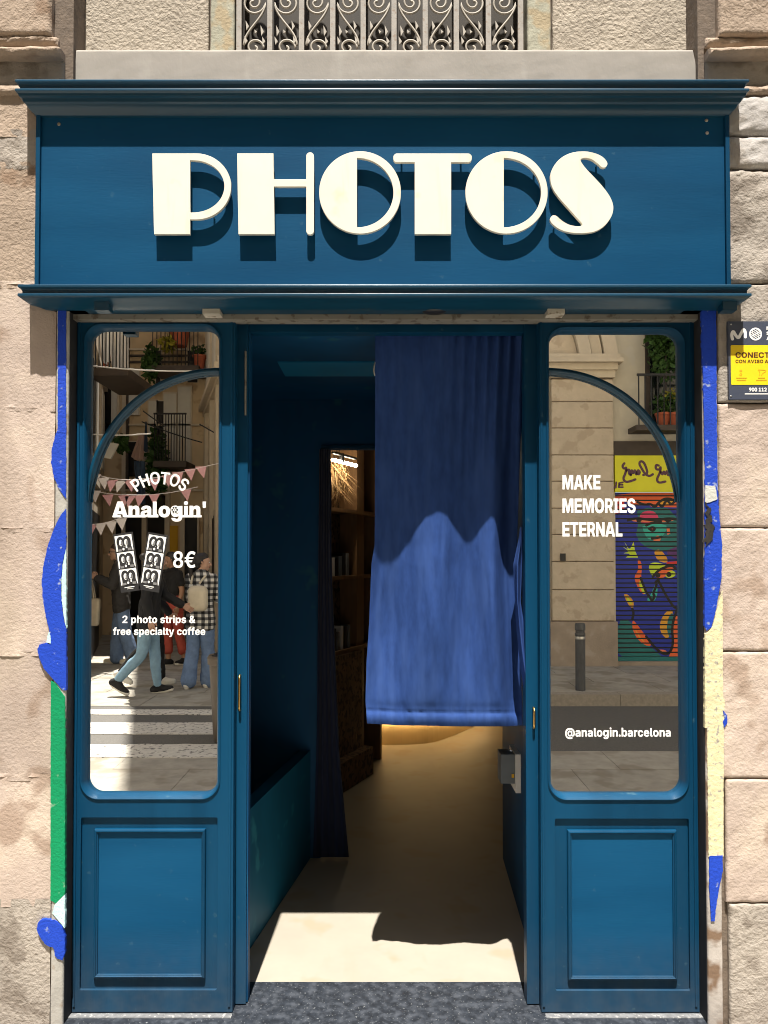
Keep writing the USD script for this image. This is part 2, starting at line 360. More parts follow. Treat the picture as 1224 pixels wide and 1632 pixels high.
l_ += [('tx.value', 'ad.value1'), ('tz.value', 'ad.value2'), ('ad.value', 'hf.value1'), ('hf.value', 'rp.fac'), ('rp.color', 'p.base_color')]
MAT['plaid'] = usdkit.material(stage, '/World/Looks/plaid', n_, l_, surface='p.BSDF')
MAT['mirror_glass'] = usdkit.material(stage, '/World/Looks/mirror_glass', {'gl': ('glossy_bsdf', {'color': (.97, .96, .93), 'roughness': 0.0}), 'tr': ('transparent_bsdf', {'color': (.5, .55, .55)}), 'm': ('mix_closure', {'fac': .96})},
                                      [('tr.BSDF', 'm.closure1'), ('gl.BSDF', 'm.closure2')], surface='m.closure')
MAT['card_glass'] = usdkit.material(stage, '/World/Looks/card_glass', {'p': ('principled_bsdf', {'base_color': (.02, .022, .026), 'roughness': .12})}, surface='p.BSDF')
emit('tube_glow', (1.0, .84, .58), 30.)
emit('strip_glow', (1.0, .68, .31), 12.)

# ================================================================== STRUCTURE: ground, walls, rooms
YW, YP, YC = -.0694, -.0906, -.1484            # stone face, fascia panel face, cornice edge
YJ = .0456                                     # door jamb face
XL, XR = X(105, YW, 1000), X(1124, YW, 1000)   # clear opening between the stone piers

def stone_block(x0, x1, z0, z1, y, seed, rough=.004, arris=.009, depth=.12, n=26, lump=0., yfun=None):
    """a dressed block: its face is worn and uneven, its arrises are rounded"""
    w, h = x1 - x0, z1 - z0
    nx, nz = max(8, int(w / .018)), max(8, int(h / .018)); nx, nz = min(nx, 46), min(nz, 46)
    def knots(a, b, m):
        t = np.linspace(0, 1, m); s = np.concatenate([[0, .25 * arris, .6 * arris, arris], a + arris + 0 * t[:0]])
        return np.concatenate([[a, a + .3 * arris, a + arris], np.linspace(a + 2 * arris, b - 2 * arris, m), [b - arris, b - .3 * arris, b]])
    xs, zs = knots(x0, x1, nx), knots(z0, z1, nz)
    gx, gz = np.meshgrid(xs, zs)
    p = np.stack([gx, np.full_like(gx, seed * 3.1), gz], -1)
    d = np.minimum(np.minimum(gx - x0, x1 - gx), np.minimum(gz - z0, z1 - gz))
    bite = arris * (.7 + 1.6 * meshkit.fbm(p * 24, 3, seed + 5))
    t = np.clip(d / bite, 0, 1); back = bite * (1 - np.sqrt(1 - (1 - t) ** 2))
    hgt = rough * 2 * (meshkit.fbm(p * 38, 3, seed) - .5) + rough * .8 * (meshkit.fbm(p * 110, 2, seed + 9) - .5) + lump * (meshkit.fbm(p * 7, 4, seed + 3) - .5)
    jit = .0035 * (meshkit.fbm(p * 16, 3, seed + 21) - .5)
    gy = y - hgt + back
    if yfun is not None: gy = gy + yfun(gx, gz)
    V = np.stack([gx + jit * (d < .02), gy, gz + jit * (d < .02)], -1)
    nv, nu = gx.shape
    ringi = [(0, i) for i in range(nu)] + [(j, nu - 1) for j in range(1, nv)] + [(nv - 1, i) for i in range(nu - 2, -1, -1)] + [(j, 0) for j in range(nv - 2, 0, -1)]
    m = sheet(V, nu, nv)
    e = np.array([V[j, i] for j, i in ringi]); b = e.copy(); b[:, 1] = y + depth
    side = loft([b, e], True)
    return cat(m, side)

# ground -------------------------------------------------------------
Y_KERB = RG(612, 1125, 0)[1]; Y_ROAD = RG(612, 1197, 0)[1]; Y_OPP = RG(612, 1060, .12)[1]
XC_L, XC_R, AX = -4.1, -2.0, -.314             # alley corners, and how far the alley runs left per metre
ground = solo('ground', box(-60, 60, -80, 25, -.30, -.06), 'asphalt', 'dark ground under the street', 'ground', kind='structure')
pave = thing('near_pavement', 'worn beige stone paving in front of the shop, mostly in shade', 'pavement', (0, -1.7, 0), kind='structure')
pave.part('bedding', box(-22, 22, Y_ROAD + .002, YW, -.06, -.008), 'mortar')
k = 0
yy = -.306
for r in range(6):
    dep = (-.306 - Y_ROAD) / 6
    xx = -6.2 + (.37 if r % 2 else 0)
    while xx < 6.2:
        b = trimesh.creation.box([.946, dep - .006, .06]); b.apply_translation([xx + .475, yy - dep / 2, -.03 + rng.uniform(-.0012, .0012)])
        pave.part('paving_slab', b, 'paving'); xx += .95
    yy -= dep
road = thing('road', 'narrow grey asphalt lane between the two pavements', 'road', (0, -4.4, 0), kind='structure')
road.part('carriageway', box(-22, 22, Y_KERB, Y_ROAD, -.06, -.004), 'asphalt')
for v0, v1 in ((1131, 1139), (1152, 1170), (1187, 1208)):
    y0, y1 = RG(240, v0)[1], RG(240, v1)[1]
    xs = np.linspace(-5.6, -1.15, 90)
    e0 = y0 + .03 * (meshkit.fbm(np.stack([xs * 6, xs * 0 + v0, xs * 0], -1), 3, 3) - .5); e1 = y1 + .03 * (meshkit.fbm(np.stack([xs * 6, xs * 0 + v1, xs * 0], -1), 3, 8) - .5)
    road.part('crossing_stripe', plan(Polygon(list(zip(xs, e0)) + list(zip(xs[::-1], e1[::-1]))).buffer(0), -.03, .0035 if v0 < 1180 else .006), 'road_paint')
alleyfloor = thing('alley_pavement', 'flat grey paving running from the crossing back into the alley', 'pavement', (-3, -9, 0), kind='structure')
alleyfloor.part('bedding', box(-16, -1.45, -30, Y_KERB - .002, -.06, -.010), 'mortar')
yy = Y_KERB - .004
for r in range(9):
    xx = -7.2 + (.5 if r % 2 else 0)
    while xx < -1.5:
        x1 = min(xx + 1.15, -1.452)
        alleyfloor.part('paving_slab', box(xx, x1 - .008, yy - .792, yy, -.05, -.001 + rng.uniform(-.001, .001)), 'paving'); xx += 1.15
    yy -= .8
side = thing('far_pavement', 'raised grey pavement with a stone kerb below the mural shutter', 'pavement', (2.5, -6.3, 0), kind='structure')
side.part('bedding', box(-1.44, 22, Y_OPP + .05, Y_KERB - .16, -.06, .108), 'mortar')
xx = -1.44
while xx < 9:
    side.part('kerb_stone', box(xx, min(xx + .985, 9), Y_KERB - .155, Y_KERB - .002, -.05, .120 + rng.uniform(-.001, .001)), 'kerb_granite'); xx += .99
yy = Y_KERB - .16
for r in range(3):
    dep = (Y_KERB - .16 - Y_OPP - .05) / 3
    xx = -1.44 + (.3 if r % 2 else 0)
    while xx < 9:
        side.part('paving_slab', box(xx, xx + .892, yy - dep + .004, yy, .06, .119 + rng.uniform(-.001, .001)), 'paving'); xx += .9
    yy -= dep

# stone piers on both sides of the shopfront ---------------------------
wl = thing('stone_wall', 'pinkish dressed stone pier with blue and green graffiti at the left of the shopfront', 'wall', (-1.6, 0, 0))
wr = thing('stone_wall', 'dressed stone pier with yellow painted edge and plaque at the right of the shopfront', 'wall', (1.6, 0, 0))
xl0, xl1 = -2.3, X(83, YW, 1000)
xr0, xr1 = X(1149, YW, 1000), 2.3
wl.part('core', box(xl0, XL, YW + .02, .34, -.02, 4.9), 'mortar')
wr.part('core', box(XR, xr1, YW + .02, .34, -.02, 4.9), 'mortar')
def course(node, x0, x1, vs, seeds, matn='stone', **kw):
    for i in range(len(vs) - 1):
        a, b = (Z(vs[i + 1], YW), Z(vs[i], YW)) if not isinstance(vs[i], tuple) else (0, 0)
        mt = matn[i] if isinstance(matn, list) else matn
        node.part('stone_block', stone_block(x0, x1, a + .0012, b - .0012, YW, seeds + i, arris=.006, **kw), mt, smooth=40)
vl = [1652, 1441, 1240, 1040, 842, 649, 452, 262, 210, 139]
ml = ['stone_grey', 'stone', 'stone', 'stone', 'stone', 'stone', 'stone_warm', 'stone_grey', 'stone_warm']
course(wl, xl0 + .75, xl1, vl, 11, ml)
vr = [1652, 1440, 1241, 1038, 841, 642, 452, 268, 215, 150]
mr_ = ['stone_grey', 'stone', 'stone', 'stone', 'stone', 'stone_grey', 'stone_grey', 'stone_white', 'stone_white']
for i in range(len(vr) - 1):
    wr.part('stone_block', stone_block(xr0 + (.012 if i == 1 else 0) + (.02 if i == 0 else 0), xr1 - .7, Z(vr[i], YW) + .0015, Z(vr[i + 1], YW) - .0015, YW, 31 + i, arris=.006 if i < 6 else .012, rough=.004 if i < 6 else .008, lump=0 if i < 6 else .016), mr_[i], smooth=40)
for nd, a, b in ((wl, xl0, xl0 + .744), (wr, xr1 - .694, xr1)):
    for i in range(len(vl) - 1):
        nd.part('stone_block', stone_block(a, b, Z(vl[i], YW) + .003, Z(vl[i + 1], YW) - .003, YW, 51 + i), 'stone', smooth=40)
hs = thing('shop_house', 'plain pale house front, unseen, carried on above and beside the shop to bounce light', 'building', (0, .3, 0))  # unseen front, extended and made pale to bounce warm light into the lane
hs.part('side_wall', box(-22, xl0 - .002, YW + .004, .5, 0, 14), 'render_beige'); hs.part('side_wall', box(xr1 + .002, 22, YW + .004, .5, 0, 14), 'render_beige')
hs.part('upper_storeys', box(xl0, xr1, YW + .004, .5, 4.902, 14), 'render_beige'); hs.part('room_block', cat(box(-22, -1.92, .5, 7, 0, 14), box(2.72, 22, .5, 7, 0, 14), box(-1.92, 2.72, .5, 7, 2.75, 14), box(-1.92, 2.72, 4.72, 7, 0, 2.75)), 'stone')
for k in range(3):
    for xx in (-6, -3.6, 3.6, 6, 9, -9):
        z0 = 5.6 + 2.8 * k; w = hs.part('window', box(xx - .55, xx + .55, YW - .02, YW + .003, z0, z0 + 1.9), 'sill_stone'); w.part('pane', box(xx - .45, xx + .45, YW - .03, YW - .021, z0 + .08, z0 + 1.82), 'pane_dark')
# plaster edge strips beside the shopfront, with their reveals
zs0, zs1 = -.01, Z(470, YW)
wl.part('edge_strip', stone_block(xl1 + .004, XL, zs0, zs1, YW + .002, 71, rough=.0015, arris=.004), 'plaster_grey', smooth=40)
wr.part('edge_strip', stone_block(XR, xr0 - .003, zs0, zs1, YW + .002, 73, rough=.0015, arris=.004), 'plaster_dirty', smooth=40)
wl.part('reveal', box(XL - .01, XL + .0015, YW + .01, .12, -.01, zs1), 'reveal_dark')
wr.part('reveal', box(XR - .0015, XR + .01, YW + .01, .12, -.01, zs1), 'reveal_dark')
def drape(p, y, seed, amp=.004):                         # paint with ragged edges, lying on the stone
    p = p.segmentize(.006); out = []
    for g in polys(p):
        q = np.array(g.exterior.coords[:-1]); o = np.stack([q[:, 0], q[:, 0] * 0 + seed, q[:, 1]], 1)
        q = q + amp * (np.stack([meshkit.fbm(o * 90, 3, seed), meshkit.fbm(o * 90, 3, seed + 40)], 1) - .5)
        out.append(Polygon(q).buffer(0))
    return ext(unary_union(out), y - .0018, y + .012)
def zl(pts): return [(40 + u / 3.71, 660 + v / 3.71) for u, v in pts]
def zl2(pts): return [(30 + u / 2.96, 1080 + v / 2.96) for u, v in pts]
def zr(pts): return [(1090 + u / 3.886, 740 + v / 3.886) for u, v in pts]
def zr2(pts): return [(1090 + u / 3.19, 1120 + v / 3.19) for u, v in pts]
E = 243; yp = YW + .001
g_pale = pxpoly([(82, 487), (93, 487), (93, 700), (82, 700)], yp)
wl.part('paint_patch', drape(pxpoly([(92.5, 480), (105.5, 480), (105.5, 690), (92.5, 690)], yp), yp - .0005, 1), 'paint_blue', label='blue paint strip beside the left window')
wl.part('paint_patch', drape(pxpoly(zl([(195, 80), (E, 80), (E, 500), (225, 480), (195, 430), (170, 370), (156, 290), (158, 210), (175, 140)]), yp), yp, 2), 'paint_blue', label='blue lobe of paint on the stone edge')
wl.part('paint_patch', drape(pxpoly(zl([(E, 560), (E, 790), (222, 880), (214, 980), (216, 1100), (228, 1200), (E, 1275), (E, 1632), (225, 1632), (155, 1555), (110, 1500), (80, 1430), (75, 1390), (85, 1362), (120, 1355), (150, 1362), (150, 1300), (125, 1200), (105, 1090), (100, 980), (112, 880), (135, 780), (170, 680), (210, 600)]), yp), yp, 3), 'paint_blue', label='large blue lobe of paint reaching onto the stone blocks')
wl.part('paint_patch', drape(pxpoly(zl([(E, 800), (E, 1265), (232, 1200), (219, 1100), (217, 980), (225, 885)]), yp), yp - .0006, 4), 'paint_cyan', label='pale cyan sliver of paint')
wl.part('paint_patch', drape(pxpoly(zl([(140, 1290), (152, 1310), (152, 1355), (128, 1350)]), yp), yp - .0006, 4), 'paint_cyan')
wl.part('paint_patch', drape(pxpoly(zl2([(152, 14), (175, 30), (218, 90), (218, 1020), (175, 1065), (150, 1050)]), yp), yp - .0004, 5), 'paint_green', label='bright green paint on the stone edge')
wl.part('paint_patch', drape(pxpoly(zl2([(218, 1022), (218, 1180), (160, 1110), (172, 1068)]), yp), yp - .0008, 6), 'paint_cyan')
wl.part('paint_patch', drape(pxpoly(zl2([(150, 1145), (172, 1140), (218, 1185), (218, 1335), (172, 1320), (168, 1270), (140, 1268), (105, 1230), (85, 1190), (92, 1150), (120, 1135)]), yp, 1), yp - .001, 7), 'paint_blue', label='small blue lobe of paint low on the stone')
wr.part('paint_patch', drape(pxpoly([(1118, 480), (1141, 480)] + zr([(205, 0), (215, 300), (235, 500), (232, 700), (200, 890), (170, 1010), (140, 1030), (128, 1000), (128, 0)]), yp), yp, 8), 'paint_blue', label='blue paint on the right stone edge')
wr.part('paint_patch', drape(pxpoly(zr([(130, 132), (190, 132), (205, 215), (160, 235), (130, 240)]), yp), yp - .002, 9), 'paint_pale')
wr.part('paint_patch', drape(pxpoly(zr([(130, 240), (150, 260), (170, 330), (178, 420), (165, 480), (130, 505)]), yp, 1), yp - .003, 10, .03), 'soot', label='black soot stain on the blue paint')
wr.part('paint_patch', drape(pxpoly(zr([(238, 780), (240, 1400), (255, 1632), (130, 1632), (130, 1050), (150, 1040), (178, 1000), (205, 890)]), yp).union(pxpoly(zr2([(115, -20), (205, -20), (200, 400), (200, 780), (125, 782)]), yp)), yp - .0004, 11), 'paint_cream', label='crackled pale yellow paint on the right stone edge')
wr.part('paint_patch', drape(pxpoly(zr2([(128, 778), (195, 775), (197, 850), (180, 930), (165, 1010), (155, 1110), (138, 1110), (128, 950)]), yp), yp - .001, 12), 'paint_blue', label='short blue brush stroke under the yellow paint')
wr.part('paint_patch', drape(pxpoly(zr2([(195, 35), (215, 60), (218, 100), (205, 125), (196, 100), (205, 80)]), yp), yp - .002, 13), 'paint_blue')

# the wall above the shopfront: worn mouldings, sill, cream panels, grilled window
up = thing('upper_wall', 'stone wall above the sign with worn mouldings, grey sill and cream panels', 'wall', (0, .1, 3.2))
zc0, zc1 = Z(140, YW), 4.9
YB = .05
up.part('core', cat(box(XL, X(372, YB, 60), YB + .02, .34, 2.46, zc1), box(X(842, YB, 60), XR, YB + .02, .34, 2.46, zc1), box(X(372, YB, 60), X(842, YB, 60), YB + .02, .34, 2.46, Z(74, YB) - .02), box(X(372, YB, 60), X(842, YB, 60), YB + .02, .34, 4.2, zc1)), 'mortar')
zsill0, zsill1 = Z(150, -.03), Z(78, -.03)
sl_ = (stone_block(X(104, -.03, 100), X(1121, -.03, 100), zsill0, zsill1, -.03, 91, rough=.0012, arris=.006, depth=.13))
sl_.vertices[:, 0] *= 1 - .030 * (sl_.vertices[:, 2] - zsill0) / (zsill1 - zsill0)
up.part('sill', sl_, 'sill_stone', smooth=40)
for u0, u1, sd_, m_ in ((125, 332, 92, 'stone_cream'), (335, 373, 93, 'stone_green'), (841, 878, 94, 'stone_green'), (881, 1104, 95, 'stone_cream')):
    up.part('stone_panel', stone_block(X(u0, YB, 40), X(u1, YB, 40), zsill1 + .002, zsill1 + .86, YB, sd_, rough=.003, arris=.005), m_, smooth=40)
for sgn, u_in, u_edge, sd_ in ((-1, 80, 104, 101), (1, 1147, 1122, 111)):
    x_far, x_in, x_edge = sgn * 2.3, X(u_in, -.085, 40), X(u_edge, -.05, 100)
    a, b = sorted((x_far, x_in))
    up.part('pilaster_block', stone_block(a, b, Z(54, -.085), Z(54, -.085) + 1.2, -.085, sd_, rough=.006, lump=.008, depth=.2), 'stone_warm', smooth=40)
    a, b = sorted((x_far, sgn * abs(x_edge)))
    up.part('moulding', stone_block(a, b, Z(84, -.105), Z(71, -.105), -.105, sd_ + 1, rough=.010, lump=.03, arris=.012, depth=.2, yfun=lambda gx, gz, s=sgn, xi=x_in: .05 * np.clip((s * xi - s * gx) / .12 + 1, 0, 1) * 0), 'stone_warm', smooth=40)
    up.part('moulding', stone_block(a, b - (0 if sgn > 0 else .02), Z(70, -.075), Z(56, -.075), -.075, sd_ + 2, rough=.010, lump=.03, arris=.010, depth=.2), 'stone_warm', smooth=40)
    up.part('moulding', stone_block(a, b, Z(134, YW), Z(85, YW), YW + .012, sd_ + 3, rough=.004, depth=.2), 'stone_grey', smooth=40)
    up.part('moulding', stone_block(a, b, Z(150, YW), Z(135, YW), YW - .004, sd_ + 4, rough=.006, depth=.2), 'stone_warm', smooth=40)
wnd = thing('upper_window', 'dark window behind the scrolled iron grille above the sign', 'window', (0, .2, 3.4))
zg0 = zsill1 - .01
wnd.part('frame', cat(box(X(372, .12, 40) - .0, X(378, .12, 40), .055, .34, zg0, 4.25), box(X(838, .12, 40), X(842, .12, 40) + .0, .055, .34, zg0, 4.25)), 'reveal_dark')
wnd.part('pane', box(X(378, .20, 40) - .03, X(838, .2, 40) + .03, .20, .22, zg0, 4.25), 'window_dark')
gr = thing('window_grille', 'grey wrought iron grille of scrolls over the window above the sign', 'grille', (0, .06, 3.4))
yg_ = .075
for u in (381.5, 430.5, 481, 530.5, 579, 628, 677.5, 727, 778, 829):
    x = X(u, yg_, 40); gr.part('bar', box(x - .0095, x + .0095, yg_ - .010, yg_ + .010, zg0, 4.24), 'iron_grey')
us = (381.5, 430.5, 481, 530.5, 579, 628, 677.5, 727, 778, 829)
def scroll(cx, cz, r0, turns, a0, sgn):
    t = np.linspace(0, 1, 46); a = a0 + sgn * turns * 2 * np.pi * t; r = r0 * (1 - .86 * t)
    return np.stack([cx + r * np.cos(a), np.full(46, yg_ - .002), cz + r * np.sin(a)], 1)
for i in range(9):
    xa, xb = X(us[i], yg_, 40) + .0095, X(us[i + 1], yg_, 40) - .0095; c, w = (xa + xb) / 2, xb - xa
    f = 1 if i % 2 else -1
    for k in range(2):
        z0 = Z(78, yg_) + k * .335
        zt = z0 + .170                                       # the upper scroll's centre
        s = scroll(c + f * .004, zt, w * .46, 1.75, 0 if f < 0 else math.pi, -f * -1 if False else (-1 if f < 0 else 1))
        e = s[0]
        tail = np.array([(e[0], e[1], e[2] - .02 * j) for j in range(1)])
        low = np.array([[c - f * -1 * w * .44 * np.cos(q) , yg_ - .002, z0 + .012 + (e[2] - z0 - .012) * (1 - q / math.pi)] for q in np.linspace(0, math.pi, 16)])
        low[:, 0] = np.interp(np.linspace(0, 1, 16), [0, 1], [0, 1]) * 0 + c + (e[0] - c) * np.cos(np.linspace(0, math.pi, 16))
        gr.part('scroll', tube(np.vstack([low[::-1][:-1], s]), .0042, 6), 'iron_sunlit', smooth=True)
        b = scroll(c, z0 + .002, w * .36, 1.2, 0, 1); gr.part('lower_scroll', tube(b, .0042, 6), 'iron_sunlit', smooth=True)
        for du, dv, ww, hh in ((-.28, .085, .012, .035), (.30, .065, .012, .040), (.05, .062, .010, .014), (-.33, .030, .012, .03), (.36, .028, .012, .03)):
            px_, pz_ = c - f * du * w, z0 + dv
            tri = Polygon([(px_ - ww / 2, pz_ + hh / 2), (px_ + ww / 2, pz_ - .1 * hh), (px_ - ww * .3, pz_ - hh / 2)])
            gr.part('leaf', ext(tri, yg_ - .006, yg_ - .001), 'iron_sunlit')

# threshold and rooms -------------------------------------------------
y_thr = G(612, 1565)[1]
th = thing('threshold', 'speckled dark granite doorstep under the shopfront', 'doorstep', (0, 0, 0))
th.part('slab', box(XL - .0, XR, -.30, y_thr, -.05, .0), 'granite')
for a, b in ((112, 371), (868, 1121)): th.part('edge_line', box(X(a, 0, 1600), X(b, 0, 1600), -.030, -.006, -.01, .0025), 'granite_edge')
fl = solo('shop_floor', box(-1.8, 2.6, y_thr, 4.6, -.06, -.001), 'floor_cement', 'smooth cream cement floor running into the shop', 'floor', kind='structure')
room = thing('shop_interior', 'dark blue entrance passage with the back room behind it', 'interior', (0, .7, 0))
LA, LB = np.array([-.60, .10]), np.array([-.390, 1.345])
RA, RB = np.array([.577, .08]), np.array([.628, 1.345])
def wallseg(a, b, z0, z1, t):           # upright wall from a to b, thickness t to its left
    a, b = np.asarray(a), np.asarray(b); d = (b - a) / np.linalg.norm(b - a); n = np.array([-d[1], d[0]]) * t
    return plan(Polygon([a, b, b + n, a + n]), z0, z1)
room.part('low_wall', wallseg(LA, LB, 0, .552, .06), 'teal_wall', label='teal low wall under the dark display opening')
room.part('ledge', wallseg(LA, LB, .552, .566, .06), 'teal_wall')
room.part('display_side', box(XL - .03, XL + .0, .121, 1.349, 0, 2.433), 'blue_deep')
room.part('right_wall', wallseg(RB, RA, 0, 2.44, .10), 'blue_wall')
xo = X(512, 1.36, 900)
room.part('partition', cat(box(-1.8, xo, 1.35, 1.41, 0, 2.44), box(xo, .75, 1.35, 1.41, Z(715, 1.35), 2.44), box(.64, 2.6, 1.35, 1.41, 0, 2.44)), 'blue_wall')
room.part('ceiling', box(-1.8, 2.6, .10, 1.41, 2.434, 2.50), 'blue_wall')
room.part('ceiling_panel', box(X(445, .6, 586), .56, .55, .80, 2.428, 2.4335), 'blue_light_patch', label='bounced light painted in as a paler blue strip across the passage ceiling')  # thin painted strip in place of light bounced onto the ceiling
room.part('opening_trim', box(xo, .63, 1.338, 1.349, Z(715, 1.35) - .002, Z(710, 1.35)), 'blue_paint')
room.part('outer_wall', cat(box(-1.9, -1.8, .1, 4.7, 0, 2.7), box(2.6, 2.7, .1, 4.7, 0, 2.7), box(-1.8, XL - .03, .34, .40, 0, 2.6), box(.70, 2.6, .34, .40, 0, 2.6)), 'room_wall')
room.part('back_wall', box(-1.8, 2.6, 4.6, 4.7, 0, 2.7), 'room_wall')
room.part('room_ceiling', box(-1.9, 2.7, .3, 4.7, 2.62, 2.72), 'room_wall')
lin = solo('lintel', box(XL + .002, XR - .002, YB + .02, .34, Z(505, .05), Z(140, YW)), 'reveal_dark', 'hidden dark beam over the shopfront', 'lintel', kind='structure')

# ================================================================== THE SHOPFRONT
fas = thing('shop_fascia', 'blue wooden signboard box with moulded cornices above and below the cream letters', 'fascia', (0, YP, 2.4))
fx0, fx1 = X(65, YP, 340), X(1155, YP, 340)
zf0, zf1 = Z(452, YP), Z(165, YP)
fas.part('panel', box(fx0, fx1, YP, YP + .13, zf0 - .03, zf1 + .03), 'blue_paint_panel')
for a, b in ((X(56.5, YP - .008, 340), fx0 - .0006), (fx1 + .0006, X(1163.5, YP - .008, 340))):
    fas.part('side_board', box(a, b, YP - .010, YP + .13, zf0 - .03, zf1 + .01), 'blue_paint')
def zy(v): return Z(v, YC)
zt = zy(126)
top_prof = [(0, zt), (.056, zt), (.0578, zt - .003), (.0578, zt - .008), (.050, zt - .012), (.046, zt - .022), (.046, zt - .029), (.0565, zt - .031), (.0578, zt - .034), (.0578, zt - .039), (.051, zt - .044), (.049, zt - .052),
            (.041, zt - .055), (.038, zt - .066), (.031, zt - .070), (.026, zt - .080), (.015, zt - .089), (.009, zt - .096), (0, zt - .099)]
cx0, cx1 = X(22, YC, 300) + .0578, X(1196, YC, 300) - .0578
fas.part('cornice', cornice(top_prof, cx0, cx1, YP), 'blue_gloss', smooth=25)
zb = zy(453)
low_prof = [(0, zb + .006), (.040, zb + .003), (.056, zb), (.0578, zb - .003), (.0578, zb - .009), (.050, zb - .013), (.047, zb - .020), (.047, zb - .028), (.0565, zb - .030), (.0578, zb - .033), (.0578, zb - .039), (.050, zb - .045),
            (.030, zb - .050), (.012, zb - .056), (-.004, zb - .062), (-.02, zb - .064), (-.14, zb - .064)]
fas.part('lower_cornice', cornice(low_prof, X(28, YC, 460) + .0578, X(1198, YC, 460) - .0578, YP), 'blue_gloss', smooth=25)
for u, v in ((92, 179), (94, 198), (1126, 192), (1127, 212)):
    x, z = W(u, v, YP); fas.part('screw_cap', ellipsoid((x, YP, z), (.006, .004, .006), 1), 'pale_metal', smooth=True)
for u in (166, 1158):
    x = X(u, -.10, 486); fas.part('end_block', box(x - .024, x + .024, -.125, -.085, zb - .080, zb - .048), 'blue_gloss')

# the six letters ------------------------------------------------------
YL0, YL1 = -.1198, -.1078
def ell(cx, cy, rx, ry, n=72): return Polygon([(cx + rx * math.cos(a), cy + ry * math.sin(a)) for a in np.arange(n) * 2 * np.pi / n])
def rnd(p, r): return p.buffer(-r).buffer(2 * r).buffer(-r)
zz = lambda pts: [(600 + u / 2.914, 220 + v / 2.914) for u, v in pts]
LT = {}
LT['P'] = unary_union([Polygon([(242.5, 244.5), (303, 244.5), (303, 373), (245.5, 373)]), sbox(300, 244.5, 313, 349.7), ell(312, 297.1, 56.3, 52.6)]).difference(unary_union([sbox(303, 255.3, 309, 338.6), ell(308, 297, 49.5, 41.6).intersection(sbox(303, 0, 400, 500))]))
LT['H'] = unary_union([Polygon([(377.8, 244.5), (435.8, 244.5), (437.6, 373), (380, 373)]), sbox(436, 285.5, 490, 297.2), sbox(488, 249.5, 500.3, 367).buffer(6, cap_style=1).intersection(sbox(487.8, 200, 500.6, 400))])
LT['H'] = unary_union([LT['H'].difference(sbox(486, 200, 520, 400)), LineString([(494.2, 249), (494.2, 367.5)]).buffer(6.2), sbox(480, 285.5, 494, 297.2)])
def big_o(c, rx, xi, irx): return ell(c, 306.7, rx, 65.6).difference(ell(xi, 307, irx, 55.4).intersection(sbox(xi, 200, 1000, 400)))
LT['O'] = big_o(573.8, 65.2, 569, 58)
LT['T'] = unary_union([sbox(661, 246, 719, 373), rnd(sbox(626.8, 244.7, 752, 258.5), 6), ])
LT['O2'] = big_o(807.3, 65.5, 803, 59.5)
LT['S'] = Polygon(chaikin(zz([(1075, 115), (1052, 86), (1010, 68), (960, 60), (900, 68), (850, 95), (815, 140), (805, 185), (815, 230), (845, 275), (895, 330), (935, 375), (957, 398), (955, 408), (925, 410), (890, 402), (858, 382), (836, 360), (817, 358), (804, 375), (812, 395), (850, 425), (900, 440), (960, 443), (1020, 435), (1065, 405), (1095, 360), (1102, 320), (1090, 280), (1060, 235), (1010, 180), (975, 145), (950, 112), (947, 97), (968, 90), (1000, 97), (1030, 120), (1048, 138), (1068, 135)]), 2))
words = {'P': 'cream capital letter P at the left end of the big sign', 'H': 'cream capital letter H with one thin upright on the big sign', 'O': 'cream round letter O between H and T on the big sign', 'T': 'cream capital letter T on the big sign', 'O2': 'cream round letter O between T and S on the big sign', 'S': 'cream curly letter S at the right end of the big sign'}
pins = {'P': [(272, 300), (340, 345)], 'H': [(408, 300), (494, 300)], 'O': [(540, 300), (622, 340)], 'T': [(640, 253), (735, 253), (690, 340)], 'O2': [(775, 300), (852, 275)], 'S': [(952, 262), (925, 320), (884, 362)]}
for key, pg in LT.items():
    q = Polygon([W(u, v, YL0) for u, v in pg.exterior.coords], [[W(u, v, YL0) for u, v in r.coords] for r in pg.interiors]) if pg.geom_type == 'Polygon' else pg
    q = q.buffer(0)
    c = q.centroid
    t = thing('sign_letter', words[key], 'letter', (c.x, YL0, q.bounds[1]), group=None)
    t.part('letter_body', ext(q, YL0, YL1), 'cream_letter', smooth=30)
    for u, v in pins[key]:
        x, z = W(u, v, YL1); t.part('pin', tube([(x, YL1 + .0005, z), (x, YP - .0005, z)], .0032, 8), 'steel', smooth=True)

# shutter rail under the cornice ---------------------------------------
ra = thing('shutter_rail', 'weathered beige rail with two brackets under the lower cornice', 'rail', (0, -.03, 2.42))
yr = -.035
ra.part('rail', cat(box(X(109, yr, 500), X(1119, yr, 500), yr, .02, Z(509, yr), Z(500.5, yr)), box(X(109, yr, 500), X(1119, yr, 500), yr + .012, .02, Z(500, yr), Z(491, yr) + .01)), 'rail_metal')
for u in (338, 885):
    x = X(u, -.07, 490); ra.part('bracket', box(x - .030, x + .030, -.085, yr - .0006, Z(502, -.07), Z(484, -.07)), 'pale_metal')
x, z = W(692, 496, -.06); ra.part('sensor', ellipsoid((x, -.055, z + .008), (.05, .03, .018), 2), 'dark_plastic', smooth=True)

